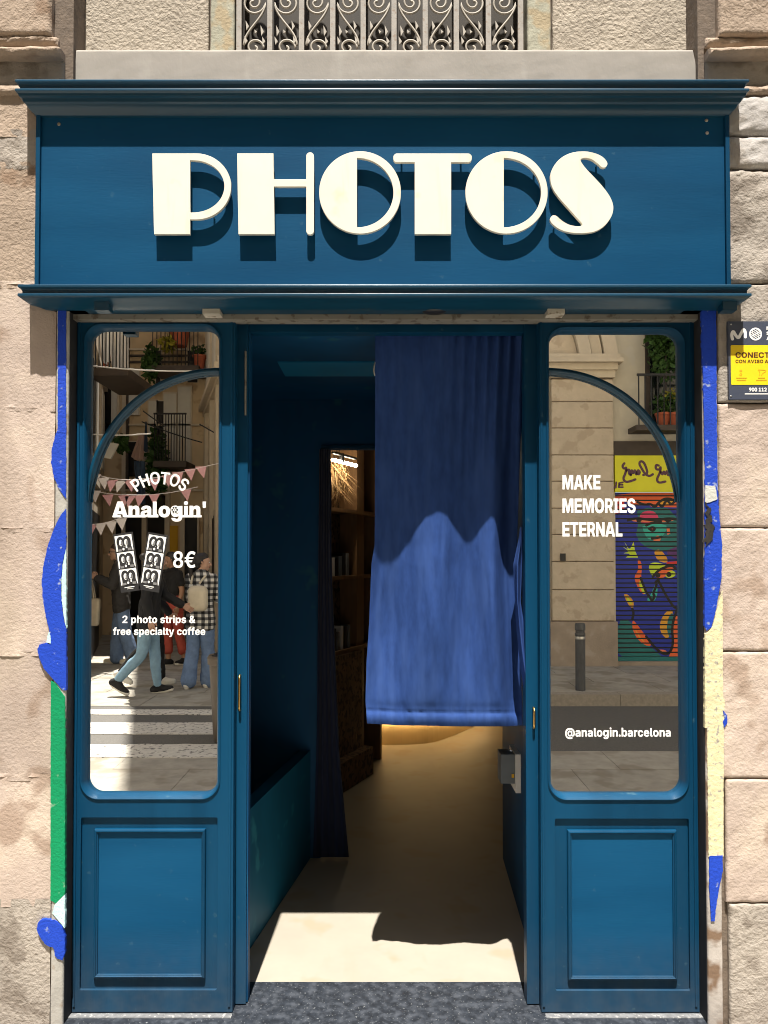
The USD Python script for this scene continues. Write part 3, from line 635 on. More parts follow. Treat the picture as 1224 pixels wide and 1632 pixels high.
# window bays ------------------------------------------------------------
def bay(side):
    lab = ('blue wooden window bay with price lettering and photo strips at the left of the door' if side < 0 else 'blue wooden window bay with MAKE MEMORIES ETERNAL on its glass')
    o = (112, 373.0, 134, 348.5, 519, 1271, 128, 346, 1303, 1578) if side < 0 else (860.5, 1131, 875.5, 1091.5, 524, 1272, 885, 1099, 1305, 1579)
    t = thing('window_bay', lab, 'shop window', (X((o[0] + o[1]) / 2), 0, 0))
    x0, x1 = X(o[0], 0, 1000), X(o[1], 0, 1000)
    x0, x1 = (max(x0, XL + .002), x1) if side < 0 else (x0, min(x1, XR - .002))
    z0, z1 = .0026, Z(509, 0)
    wx0, wx1, wz0, wz1 = X(o[2], 0, 900), X(o[3], 0, 900), Z(o[5]), Z(o[4])
    px0, px1, pz0, pz1 = X(o[6], 0, 1440), X(o[7], 0, 1440), Z(o[9]), Z(o[8])
    r = .058
    hole = Polygon(rr(wx0, wx1, wz0, wz1, r)); rec = Polygon(rr(px0, px1, pz0, pz1, .006, 4))
    t.part('frame', ext(sbox(x0, z0, x1, z1).difference(hole).difference(rec), 0, .034), 'blue_paint', smooth=30)
    for a, b in ((x0 + .004, x0 + .012), (x1 - .016, x1 - .008)): t.part('edge_bead', box(a, b, -.0035, .0, z0 + .02, z1 - .004), 'blue_paint')
    # a thin bead stands round the opening, the sight edge steps back to the glass
    t.part('glazing_bead', ring_loft(wx0, wx1, wz0, wz1, r, [(-.009, .001), (-.0085, -.0035), (-.005, -.0055), (-.002, -.004), (0, 0), (.0045, .009), (.0055, .022), (.007, .029), (.0072, .034)]), 'blue_paint', smooth=40)
    t.part('glass_pane', ext(Polygon(rr(wx0 + .002, wx1 - .002, wz0 + .002, wz1 - .002, r - .002)), .0345, .040), 'mirror_glass')
    t.part('backing', box(x0 + .004, x1 - .004, .060, .075, z0, z1), 'black_lining')
    t.part('side_cheek', cat(box(x0 + .0005, x0 + .006, .0405, .0598, z0, z1), box(x1 - .006, x1 - .0005, .0405, .0598, z0, z1)), 'blue_paint')
    # arched glazing bar
    cx = X(347 if side < 0 else 874, .03, 800); cz = Z(800, .03); rx = (204 if side < 0 else 206) / 450 * 1.011; rz = 208.5 / 450 * 1.011
    a = np.linspace(math.radians(88.5 if side > 0 else 91.5), math.radians(180 if side < 0 else 0), 60); 
    pts = np.stack([cx + rx * np.cos(a), np.full(60, .022), cz + rz * np.sin(a)], 1)
    pts = pts[(pts[:, 0] > wx0 - .02) & (pts[:, 0] < wx1 + .003)] if side < 0 else pts[(pts[:, 0] > wx0 - .003) & (pts[:, 0] < wx1 + .02)]
    first = pts[0].copy(); first[0] += .03 * (1 if side < 0 else -1); pts = np.vstack([first, pts])
    rb = np.interp(np.linspace(0, 1, len(pts)), [0, .86, 1], [1, 1, .25])
    t.part('arched_bar', cat(tube(pts, .0130 * rb, 12, flat=((0, 1, 0), 1., .8)), tube(pts + [0, -.0085, 0], .0055 * rb, 8)), 'blue_gloss', smooth=50)
    # lower panel: recessed field, proud moulded frame, centre panel
    t.part('field', ext(rec.buffer(.003), .010, .030), 'blue_paint')
    i = (149, 327, 1321, 1560) if side < 0 else (905, 1079.5, 1323, 1563)
    mx0, mx1, mz0, mz1 = X(i[0], 0, 1440), X(i[1], 0, 1440), Z(i[3]), Z(i[2])
    t.part('panel_moulding', ring_loft(mx0, mx1, mz0, mz1, .002, [(0, .0105), (0, .004), (.002, -.001), (.006, -.004), (.009, -.0045), (.0105, -.001), (.0145, .0005), (.016, .0105)], 2), 'blue_paint', smooth=30)
    t.part('centre_panel', box(mx0 + .012, mx1 - .012, .005, .0095, mz0 + .012, mz1 - .012), 'blue_paint_panel')
    return t
bl, br = bay(-1), bay(1)

YV0, YV1 = YG - .0012, YG - .0002
def vin(node, p, name='lettering', m='white_vinyl', label=None, dy=0.): return node.part(name, ext(p, YV0 - dy, YV1 - dy), m, label=label)
def place(text, u0, u1, vb, cap, weight=700, round_=0.): # text from u0 to u1 on baseline vb, cap height in image pixels
    x0, z0 = W(u0, vb, YV0); x1, _ = W(u1, vb, YV0); z1 = W(u0, vb - cap, YV0)[1]
    return fit_text(text_poly(text, weight, round_=round_), x0, x1, z0, z1 - z0)
for s, u1, vb in (('MAKE', 957, 780), ('MEMORIES', 1013, 817.5), ('ETERNAL', 992, 855)):
    vin(br, place(s, 896.5, u1, vb, 23, 800, 2.), label='white word ' + s)
vin(br, place('@analogin.barcelona', 901, 1069, 1174, 13.5, 700), label='white lettering @analogin.barcelona')
vin(bl, place('8€', 276, 311, 905, 26, 600), label='white price 8€')
vin(bl, place('2 photo strips &', 195, 311, 993, 11.5, 700), label='white lettering 2 photo strips &')
vin(bl, place('free specialty coffee', 180, 327, 1012, 11.5, 700), label='white lettering free specialty coffee')
# arched PHOTOS over the serif name
word = text_poly('PHOTOS', 640); a_, _, b_, _ = word.bounds
def bend(x, y):
    s = (np.asarray(x) - a_) / (b_ - a_); R = 62.; th_ = (s - .5) * 1.28; rad = R + np.asarray(y) * 19.5
    return 255 + rad * np.sin(th_), 833.5 - rad * np.cos(th_)
from shapely import transform as _tr
def to_v(pts): return np.array([W(u, v, YV0) for u, v in pts])
vin(bl, _tr(word.segmentize(.05), lambda q: to_v(np.stack(bend(q[:, 0], q[:, 1]), 1))), label='white arched word PHOTOS')
nm = place("Analogin'", 179, 328, 824, 24.5, 820)
ser = []                                        # slab serifs at the feet of the letters
zb_, px_ = W(179, 824, YV0)[1], 1 / 450 * 1.015
for u in (186, 204.5, 213, 225.5, 246, 291.5, 302, 315):
    x = X(u, YV0, 824); ser.append(sbox(x - 6.2 * px_, zb_ - .001, x + 6.2 * px_, zb_ + 3.2 * px_))
vin(bl, unary_union([nm.buffer(.0003)] + ser), label="white name Analogin'")
reel = Point(W(278.5, 812.5, YV0)).buffer(6.6 * px_)
vin(bl, reel, 'reel_disc', 'white_vinyl', 'small film reel inside the letter g', .0004)
cxr, czr = W(278.5, 812.5, YV0)
vin(bl, unary_union([Point(cxr + 3.9 * px_ * math.cos(a), czr + 3.9 * px_ * math.sin(a)).buffer(1.45 * px_) for a in np.arange(6) * math.pi / 3] + [Point(cxr, czr).buffer(.9 * px_)]), 'reel_hole', 'black_print', None, .0012)
# the two photo strips
def strip(quad, lab):
    q = np.array([W(u, v, YV0) for u, v in quad])          # tl, tr, br, bl
    ax_, az_ = q[1] - q[0], q[3] - q[0]
    def T(p): return _tr(p.segmentize(.04), lambda c: q[0] + c[:, :1] * ax_ + c[:, 1:] * az_)
    s = bl.part('photo_strip', ext(T(sbox(0, 0, 1, 1)), YV0 - .0008, YV1), 'black_print', label=lab)
    def put(p, m, name, dy): s.part(name, ext(T(p), YV0 - dy, YV0 - dy + .0004), m)
    for k in range(3):
        a, b = .035 + .288 * k, .035 + .288 * k + .268
        put(sbox(.07, a, .93, b), 'white_vinyl', 'picture', .0014)
        h = b - a
        blk = unary_union([ell(.33, a + .43 * h, .20, .36 * h, 28), ell(.65, a + .45 * h, .21, .38 * h, 28), sbox(.15, a + .4 * h, .27, a + .85 * h), sbox(.72, a + .4 * h, .85, a + .85 * h), Polygon([(.12, b), (.17, a + .72 * h), (.40, a + .66 * h), (.5, a + .74 * h), (.62, a + .64 * h), (.86, a + .74 * h), (.90, b)])])
        put(blk, 'black_print', 'hair', .0018)
        put(unary_union([ell(.345, a + .47 * h, .088, .205 * h, 24), ell(.615, a + .48 * h, .092, .21 * h, 24), ell(.44, a + .88 * h, .05, .08 * h, 16), sbox(.57, a + .70 * h, .64, a + .84 * h)]), 'white_vinyl', 'face', .0022)
        put(unary_union([ell(.305 + .08 * e + .27 * w, a + (.42 + .01 * w) * h, .012, .007 * h, 10) for e in (0, 1) for w in (0, 1)] + [ell(.345 + .27 * w, a + .585 * h, .048, .022 * h, 12) for w in (0, 1)] + [ell(.352 + .27 * w, a + .51 * h, .010, .012 * h, 8) for w in (0, 1)]), 'black_print', 'features', .0026)
        put(unary_union([ell(.345 + .05, a + .50 * h, .045, .17 * h, 16), ell(.615 + .055, a + .51 * h, .045, .17 * h, 16)]), 'grey_print', 'face_shade', .0024)
        put(unary_union([sbox(.16, a + .86 * h, .34, b), sbox(.66, a + .84 * h, .84, b)]), 'grey_print', 'shirt', .0021)
    put(unary_union([sbox(.22, .915, .72, .928), sbox(.34, .945, .66, .952)]), 'white_vinyl', 'caption', .0014)
strip([(180, 852), (211, 847.5), (224, 939), (193, 945)], 'left photo strip with three pictures of two laughing people')
strip([(236, 848), (268, 853.5), (252, 946), (221, 939)], 'right photo strip with three pictures of two laughing people')

# door frame, handles -------------------------------------------------------
df = thing('door_frame', 'blue door frame with narrow jambs and brass pulls around the open doorway', 'door frame', (0, YJ, 0))
jl0, jl1 = X(373, YJ, 1000) - .01, X(394, YJ, 1000)
jr0, jr1 = X(837.5, YJ, 1000), X(858, YJ, 1000) + .012
df.part('jamb', box(jl0, jl1, YJ, .10, .004, Z(512, YJ)), 'blue_paint', label='left door jamb')
df.part('jamb', box(jr0, jr1, YJ, .10, .004, Z(512, YJ)), 'blue_paint', label='right door jamb')
df.part('stop', box(jl1 - .012, jl1 + .004, .058, .10, .004, Z(512, YJ)), 'blue_wall')
df.part('header', box(jl0, jr1, .052, .10, Z(529, .05), Z(505, .05)), 'blue_paint')
for u, v0, v1, ys in ((382.5, 1076, 1132, YJ), (850, 1128, 1160, YJ)):
    x = X(u, ys, 1100); za, zb2 = Z(v1, ys), Z(v0, ys)
    df.part('pull_handle', tube([(x, ys - .0005, zb2), (x, ys - .014, zb2 - .004), (x, ys - .016, zb2 - .015), (x, ys - .016, za + .015), (x, ys - .014, za + .004), (x, ys - .0005, za)], .0046, 8), 'brass', smooth=True)
x = X(391.5, YJ, 610); df.part('hinge', tube([(x, YJ - .003, Z(662, YJ)), (x, YJ - .003, Z(560, YJ))], .004, 8), 'rail_metal', smooth=True)
x, z = W(597.5, 579, .10); df.part('hook', tube([(x, .099, z), (x, .085, z), (x - .004, .082, z - .03), (x, .085, z - .05)], .003, 6), 'steel', smooth=True)

# the curtain in the doorway ---------------------------------------------------
nu, nv = 170, 230
edge_u = np.array([598, 606, 612, 625, 640, 660, 680, 700, 715, 730, 745, 755, 770, 785, 793, 800, 806, 812, 820, 828, 834])
edge_v = np.array([862, 870, 874, 875, 870, 850, 826, 813, 820, 842, 856, 859, 846, 826, 820, 832, 868, 905, 925, 915, 900])
z_c, T_ = Z(470, YC), math.tan(SUN_EL)
def y_shadow(v):                                  # depth at which the cornice's shadow edge shows at pixel row v
    y = .12
    for _ in range(20): y = (z_c - Z(v, y)) / T_ + YC
    return y
yf = np.array([y_shadow(v) for v in edge_v]); t_u = (edge_u - 598) / 236.
P_ = np.zeros((nv, nu, 3))
gall = np.interp(np.linspace(-.1, 1.1, 276), [0, .15, .36, .47, .62, .74, .88, 1], [.22, .4, .8, 1.02, 1.9, 2.2, 1.4, .5]); gall = np.convolve(gall, np.hanning(47) / np.hanning(47).sum(), 'valid')
for j in range(nv):
    s = j / (nv - 1)                             # 0 at the top, 1 at the hem
    v = 528 + s * (1156 - 528)
    ul = np.interp(v, [530, 830, 870, 900, 1000, 1060, 1120, 1156], [598, 597.5, 597, 592, 588, 584, 582.5, 585])
    ur = np.interp(v, [530, 870, 1000, 1156], [836, 824, 829, 833])
    t = np.linspace(0, 1, nu)
    big = np.interp(t, t_u, yf); big = np.convolve(np.pad(big, 4, mode='edge'), np.ones(9) / 9, 'valid')
    mean = .128
    gr_ = gall[j]
    gr_ = np.where(t > .84, np.interp(t, [.84, .92], [1., 0.]) * (gr_ - min(gr_, 1.)) + min(gr_, 1.), gr_)
    tt = t + .05 * (s - .5) * np.sin(t * 5.)
    wv = np.interp(np.clip(tt, 0, 1), t, big) - mean
    fine = .010 * np.sin(t * 2 * np.pi * 13 + .6 * np.sin(3 * s)) * np.interp(t, [0, .45, .7, 1], [.12, .25, 1, 1]) * np.interp(s, [0, .25, .42, 1], [1., .6, .06, .0])
    o = np.stack([t * 9, np.full(nu, 2.), np.full(nu, s * 6)], -1)
    wr_ = np.interp(s, [0, .45, .62, 1], [.008, .004, .026, .024]) * (meshkit.fbm(np.stack([t * 7, np.full(nu, 2.), np.full(nu, s * 2.2)], -1), 3, 4) - .5) + .004 * (meshkit.fbm(o * np.array([3.5, 1, 2.]), 3, 6) - .5)
    hem = .003 * np.exp(-((s - .955) / .012) ** 2) * (.6 + .8 * meshkit.noise(np.stack([t * 26, t * 0, t * 0], -1), 3)) + (.011 * (meshkit.fbm(np.stack([t * 16, t * 0, np.full(nu, s * 5)], -1), 3, 15) - .5)) * np.clip((s - .8) / .2, 0, 1)
    y = mean + gr_ * wv + fine + wr_ + hem
    y = y + .004 * math.exp(-((s - .966) / .004) ** 2) * (.5 + meshkit.noise(np.stack([t * 40, t * 0, t * 0], -1), 8))
    if s > .968: y = y - .006 * math.sin((s - .968) / .032 * math.pi)
    sag = np.interp(t, [0, .2, .6, .9, 1], [-3, 0, 1.5, 1.5, 0]) * s
    for i in range(nu):
        u = ul + t[i] * (ur - ul)
        xx, zz_ = W(u, v + sag[i], y[i]); P_[j, i] = (xx, y[i], zz_)
m = sheet(P_, nu, nv, .003)
cur = thing('door_curtain', 'long blue cloth curtain hanging in the doorway, its lower part lit by the sun', 'curtain', (0, .13, 2.3))
cur.part('cloth', m, 'curtain_blue', smooth=60)
# the gathered edge that hangs at the right jamb
nu2, nv2 = 26, 70
Q_ = np.zeros((nv2, nu2, 3))
for j in range(nv2):
    s = j / (nv2 - 1); v = 840 + s * (1128 - 840)
    ul = np.interp(v, [840, 858, 900, 1000, 1060, 1100, 1128], [829, 827, 818, 823, 829, 835, 839]); ur = np.interp(v, [840, 870, 960, 1040, 1085, 1110, 1128], [831, 833, 830, 842, 851, 852, 851])
    t = np.linspace(0, 1, nu2)
    y = .115 - .035 * np.sin(np.pi * t) + .010 * np.sin(t * 9 + 2 * s)
    y = y * (1 - .35 * s)
    for i in range(nu2): xx, zz_ = W(ul + t[i] * (ur - ul), v, y[i]); Q_[j, i] = (xx, y[i], zz_)
cur.part('gathered_edge', sheet(Q_, nu2, nv2, .003), 'curtain_blue', smooth=60)
cur.part('rod', tube([(X(596, .13, 528), .135, Z(524, .13)), (X(836, .13, 528), .135, Z(524, .13))], .008, 10), 'steel', smooth=True)

# inside the passage ----------------------------------------------------------
nu3, nv3 = 40, 40; Q3 = np.zeros((nv3, nu3, 3))
for j in range(nv3):
    s = j / (nv3 - 1); v = 716 + s * (1366 - 716)
    ul = np.interp(s, [0, .7, 1], [509, 505, 499]); ur = np.interp(s, [0, .3, .75, 1], [527, 529, 541, 556])
    for i in range(nu3):
        t = i / (nu3 - 1); y = 1.325 + .018 * math.sin(t * 15 + s) ; Q3[j, i] = (*W(ul + t * (ur - ul), v, y), y)
Q3 = Q3[:, :, [0, 2, 1]]; Q3[:, :, 2] = np.maximum(Q3[:, :, 2], .004)
solo('inner_curtain', sheet(Q3, nu3, nv3, .004), 'curtain_navy', 'dark navy curtain drawn to the left of the inner opening', 'curtain', smooth=60)
dv = thing('wall_device', 'small grey box with a white plate on the right wall of the passage', 'device', (.57, .5, .9))
Zd = .70
x, z = W(803, 1220, Zd - .25)
dv.part('plate', box(x + .035, x + .055, .37, .52, z - .088, z + .066), 'white_plastic')
dv.part('body', box(x - .022, x + .034, .385, .47, z - .055, z + .062), 'grey_plastic')
dv.part('button', box(x + .020, x + .030, .3785, .3799, z - .03, z - .015), 'sign_orange')

# back room -----------------------------------------------------------------------
S0, SD = np.array([-.295, 2.62]), np.array([.235, .53]) / np.hypot(.235, .53)
SN = np.array([SD[1], -SD[0]])                    # towards the room
def SH(t, o): return S0 + SD * t + SN * o
def shp(t0, t1, o0, o1, z0, z1): return plan(Polygon([SH(t0, o0), SH(t1, o0), SH(t1, o1), SH(t0, o1)]), z0, z1)
sh = thing('shelf_unit', 'tall wooden shelves with bark backing in the lit back room', 'shelves', (*SH(0, 0), 0))
sh.part('backing', shp(-.62, .72, -.20, -.16, 0, 2.5), 'bark_panel')
for t_ in (-.62, .28, .70): sh.part('upright', shp(t_, t_ + .12 if t_ == .28 else t_ + .03, -.16, -.02, 0, 2.5), 'shelf_wood')
for z in (1.905, 1.43, .91): sh.part('shelf', shp(-.59, .73, -.155, .0, z, z + .025), 'shelf_wood')
sh.part('plinth', shp(-.59, .30, -.155, .015, .0, .905), 'bark_panel')
sh.part('plinth_step', shp(-.45, .33, .015, .09, .0, .20), 'bark_panel')
colours = ['dark_plastic', 'grey_plastic', 'black_print', 'grey_print', 'white_plastic']
for z, t0, n in ((1.456, -.10, 5), (.936, -.08, 5)):
    for k in range(n):
        a = t0 + k * .055; h = .12 + .05 * rng.random()
        b = shp(a, a + .03, -.12, -.02, z, z + h); 
        solo('slim_book', b, colours[(k + int(z * 3)) % 5], ('leftmost', 'second', 'middle', 'fourth', 'rightmost')[k] + ' of the five slim books on the ' + ('middle' if z > 1 else 'lower') + ' shelf', 'book', group=('books on the middle shelf' if z > 1 else 'books on the lower shelf'))
lf = []
for k in range(240):
    b0 = np.array([*SH(rng.uniform(-.12, .16), rng.uniform(-.1, -.02)), rng.uniform(2.08, 2.28)]); d = np.array([rng.normal(0, .5), rng.normal(0, .5), -1.0]); d /= np.linalg.norm(d); l = rng.uniform(.08, .22)
    w_ = np.cross(d, rng.normal(size=3)); w_ = w_ / np.linalg.norm(w_) * .005
    lf.append(trimesh.Trimesh([b0 - w_, b0 + w_, b0 + d * l], [[0, 1, 2]], process=False))
solo('dried_plants', cat(lf), 'dry_grass', 'bunch of dried tan grasses on the top shelf under the tube lamp', 'dried plants')
tl = thing('tube_lamp', 'lit slanting tube lamp at the top of the shelves', 'lamp', (*SH(0, .05), 2.2))
pa, pb = np.array([*SH(-.22, .04), 2.245]), np.array([*SH(.14, .04), 2.245])
tl.part('tube', tube([pa, pb], .012, 10), 'tube_glow', smooth=True)
tl.part('holder', tube([pa * .62 + pb * .38 + [0, 0, -.004], pa * .62 + pb * .38 + [.0, .0, .06]], .016, 8), 'dark_plastic', smooth=True)
tl.part('fitting', tube([pa + [0, 0, .05], pb + [0, 0, .05]], .010, 8), 'dark_plastic')
bn = thing('curved_bench', 'low curved plaster bench glowing with a warm light strip beneath', 'bench', (.3, 3.5, 0))
cu = [G(u, v) for u, v in ((540, 1192), (595, 1190), (650, 1190), (695, 1187), (725, 1177), (745, 1168), (775, 1155), (800, 1140))]
cv = chaikin(cu, 2, False); back = [(cv[-1][0] + .2, 4.55), (cv[0][0] - .2, 4.55)]
pl = Polygon(list(map(tuple, cv)) + back).buffer(0)
bn.part('base', plan(pl.buffer(-.06), 0, .20), 'bench_plaster')
bn.part('seat', plan(pl, .21, .44), 'bench_plaster')
bn.part('light_strip', tube([(p[0], p[1] + .035, .197) for p in cv], .006, 6), 'strip_glow')
bn.part('upper_light_strip', tube([(p[0], p[1] + .02, .452) for p in cv], .006, 6), 'strip_glow')

# plaque on the right stone pier -------------------------------------------------------
pq = thing('notice_plaque', 'dark plaque with a yellow field and the word CONECT on the right stone wall', 'plaque', (1.2, YW - .008, 2.3))
YQ = YW - .012
def Q(u, v): return W(u, v, YQ)
def qp(pts, s=0): return pxpoly(pts, YQ, s)
zq = lambda pts: [(1140 + u / 11.655, 500 + v / 11.655) for u, v in pts]
pq.part('board', ext(qp([(1160.2, 512), (1292, 512), (1292, 636.5), (1162.2, 636.5)]), YQ, YW + .004), 'sign_dark')
def lay(p, m, name, dy=.0006, label=None): pq.part(name, ext(p, YQ - dy, YQ - dy + .0005), m, label=label)
lay(Polygon(rr(*Q(1165, 613.5)[:1], Q(1288, 550)[0], Q(1165, 613.5)[1], Q(1165, 550)[1], .005)), 'sign_yellow', 'yellow_field')
lay(LineString([Q(*p) for p in chaikin(zq([(318, 470), (300, 390), (330, 315), (375, 400), (430, 460), (470, 380), (525, 280), (560, 350), (558, 430)]), 2, False)]).buffer(.0052), 'white_vinyl', 'wave_emblem')
gc = Q(*zq([(747, 378)])[0]); R = 10.2 / 463
gl = unary_union([Point(gc).buffer(R).difference(Point(gc).buffer(R * .80))] + [affinity.rotate(sbox(gc[0] - R * .9, gc[1] + o - .0011, gc[0] + R * .9, gc[1] + o + .0011), 28, origin=gc).intersection(Point(gc).buffer(R * .9)) for o in (-.011, -.0055, .0055, .011)] + [affinity.rotate(sbox(gc[0] - R * 1.0, gc[1] - .0018, gc[0] + R, gc[1] + .0018), 28, origin=gc)] + [affinity.rotate(affinity.scale(Point(gc).buffer(R * .85).difference(Point(gc).buffer(R * .72)), .45, 1), 28, origin=gc)])
lay(gl, 'white_vinyl', 'globe_emblem')
for k in range(3):
    a, b = Q(1221.5, 526 + k * 8); lay(fit_text(text_poly('NSA'[k], 800), a, a + .014, b, .012), 'white_vinyl', 'lettering')
def ql(text, u0, u1, vb, cap, m, w=700): lay(fit_text(text_poly(text, w), Q(u0, vb)[0], Q(u1, vb)[0], Q(u0, vb)[1], cap / 463), m, 'lettering', .0012, 'lettering ' + text)
ql('CONECT', 1172, 1226, 570, 8.6, 'sign_brown', 750)
ql('CON AVISO A', 1172, 1224, 578.5, 5.2, 'sign_brown', 700)
ql('900 112 3', 1193.5, 1228, 624, 6., 'white_vinyl', 800)
lay(sbox(Q(1187, 628.5)[0], Q(1187, 628.5)[1], Q(1240, 627)[0], Q(1187, 627)[1]), 'white_vinyl', 'lettering_line')
lay(unary_union([LineString([Q(*p) for p in chaikin(zq(pp), 1, False)]).buffer(.0009) for pp in ([(800, 1040), (940, 1050), (935, 1080), (880, 1100), (850, 1150)], [(800, 1040), (830, 1100), (815, 1150)])] + [Point(Q(1180.5, 597)).buffer(.0045).difference(Point(Q(1180.5, 597)).buffer(.003)), sbox(*Q(1178.5, 592.5), *Q(1182.5, 589.5))]), 'sign_orange', 'pictogram', .0012)
for u0, u1, v in ((1173, 1190, 602.5), (1174, 1189, 606), (1208, 1219, 602.5), (1205, 1222, 606)):
    lay(sbox(*Q(u0, v + .7), *Q(u1, v - .7)), 'sign_orange', 'small_print', .0012)
for u, v in ((1165, 631), (1165, 517)):
    x, z = Q(u, v); pq.part('screw', ellipsoid((x, YQ - .0004, z), (.003, .002, .003), 1), 'steel', smooth=True)

# ================================================================== THE STREET BEHIND THE CAMERA (seen in the glass)
HB = 14.2                                     # the houses across the lane keep the lane in shade
def facade(y, pts_or_rect): pass
mb = thing('mural_building', 'tall beige house across the lane with stone pilaster, yellow shop sign and painted shutter', 'building', (3, Y_OPP, 0))
yo = Y_OPP
AD = np.array([AX, -1.0]) / math.hypot(AX, 1.0)   # direction of the alley, away from the shop
def AR(s, o): return np.array([XC_R, yo]) + AD * s + np.array([AD[1], -AD[0]]) * o      # o > 0: out of the right wall into the alley
def AL(s, o): return np.array([XC_L, yo]) + AD * s - np.array([AD[1], -AD[0]]) * o      # o > 0: out of the left wall into the alley
def arp(f, s0, s1, o0, o1, z0, z1): return plan(Polygon([f(s0, o0), f(s1, o0), f(s1, o1), f(s0, o1)]), z0, z1)
xs0, xs1 = RM(981, 900, yo)[0], RM(1100, 900, yo)[0] + 1.2       # shutter opening
zs_t, zs_b = RM(1030, 785, yo)[1], RM(1030, 1054, yo)[1]
zsg = RM(1030, 727, yo)[1]; zdk = RM(1030, 704, yo)[1]
mb.part('wall', cat(plan(Polygon([(XC_R + .02, yo), (xs0, yo), (xs0, yo - 3), tuple(AR(8, -.0) + [.02, 0]), ]), 0, zdk),
                    box(xs1, 22, yo - 3, yo, 0, zdk), plan(Polygon([(XC_R + .02, yo), (22, yo), (22, yo - 3), tuple(AR(8, 0) + [.02, 0])]), zdk, HB)), 'render_beige')
mb.part('door_step', box(xs0 + .002, xs1 - .002, yo - .3, yo + .05, .10, zs_b), 'plinth_stone')
# pilaster of ashlar courses
pu0, pu1 = RM(880, 850, yo + .08)[0], RM(979, 850, yo + .08)[0]
vj = [990, 940, 895, 852, 810, 767, 725, 682, 640, 604]
for i in range(len(vj) - 1):
    mb.part('pilaster_stone', stone_block(pu0, pu1, RM(900, vj[i], yo + .08)[1] + .004, RM(900, vj[i + 1], yo + .08)[1] - .004, 0, 140 + i, rough=.003, arris=.008, depth=.08).apply_transform(np.array([[-1, 0, 0, pu0 + pu1], [0, -1, 0, yo + .08], [0, 0, 1, 0], [0, 0, 0, 1.]])), 'ashlar', smooth=40)
mb.part('pilaster_core', box(pu0 + .01, pu1 - .01, yo + .001, yo + .07, .1, RM(900, 604, yo)[1]), 'mortar')
mb.part('plinth', box(pu0 - .03, pu1 + .03, yo + .001, yo + .11, .10, RM(900, 991, yo + .11)[1]), 'plinth_stone')
zc = RM(930, 604, yo)[1]; zt_ = RM(930, 568, yo)[1]
for a, b, o in ((0, .32, .10), (.32, .62, .13), (.62, .8, .19), (.8, 1., .155)):
    mb.part('capital', box(pu0 - o + .08, pu1 + o - .08, yo + .001, yo + o, zc + (zt_ - zc) * a, zc + (zt_ - zc) * b - .002), 'trim_stone')
# the arch springing from the capital to the left
xa_, za_ = pu0 - .9, zt_ - .15
for r0, r1, o in ((1.62, 1.80, .10), (1.46, 1.60, .07), (1.28, 1.44, .12)):
    arc = Point(xa_, za_).buffer(r1, 40).difference(Point(xa_, za_).buffer(r0, 40)).intersection(sbox(xa_ - 2, zt_ + .001, xa_ + 2, zt_ + 2))
    mb.part('arch_moulding', ext(arc, yo + o, yo + .001), 'trim_stone')
mb.part('spandrel_panel', ext(Point(xa_, za_).buffer(1.27, 40).intersection(sbox(xa_ - 2, zt_ + .001, xa_ + 2, zt_ + 2)), yo + .04, yo + .001), 'ashlar')
# upper window, its reflected foliage built as an added plant, railing and flower pots
wx0, wx1 = RM(1028, 600, yo)[0], RM(1086, 600, yo)[0] + .5
wz0, wz1 = RM(1040, 684, yo)[1], RM(1040, 500, yo)[1]
w = mb.part('window', box(wx0, wx1, yo + .002, yo + .02, wz0, wz1), 'shade_brown'); w.part('pane', box(wx0 + .06, wx1 - .06, yo + .021, yo + .03, wz0 + .05, wz1 - .05), 'pane_dark')
mb.part('sign_shadow_board', box(xs0 - .03, xs1 + .1, yo + .001, yo + .05, zsg + .003, zdk), 'shade_brown')  # plain dark brown band above the yellow sign
bx = RM(897, 888, yo + .09)
mb.part('doorbell', box(bx[0] - .035, bx[0] + .035, yo + .081, yo + .11, bx[1] - .05, bx[1] + .05), 'dark_plastic')
mb.part('neighbour_door', box(RM(866, 800, yo)[0], pu0 - .035, yo + .001, yo + .03, .12, RM(870, 604, yo)[1]), 'shade_brown')
# storeys above, out of the reflection: windows with balcony slabs
for k in range(3):
    for xx in (-.6, 1.3, 3.4, 5.6):
        z0 = 6.2 + k * 2.7
        w = mb.part('window', box(xx - .5, xx + .5, yo + .002, yo + .03, z0, z0 + 1.9), 'shutter_white'); w.part('pane', box(xx - .4, xx + .4, yo + .031, yo + .04, z0 + .1, z0 + 1.8), 'pane_dark')
mb.part('cornice', box(XC_R + .05, 22, yo - .2, yo + .22, HB, HB + .12), 'trim_stone')

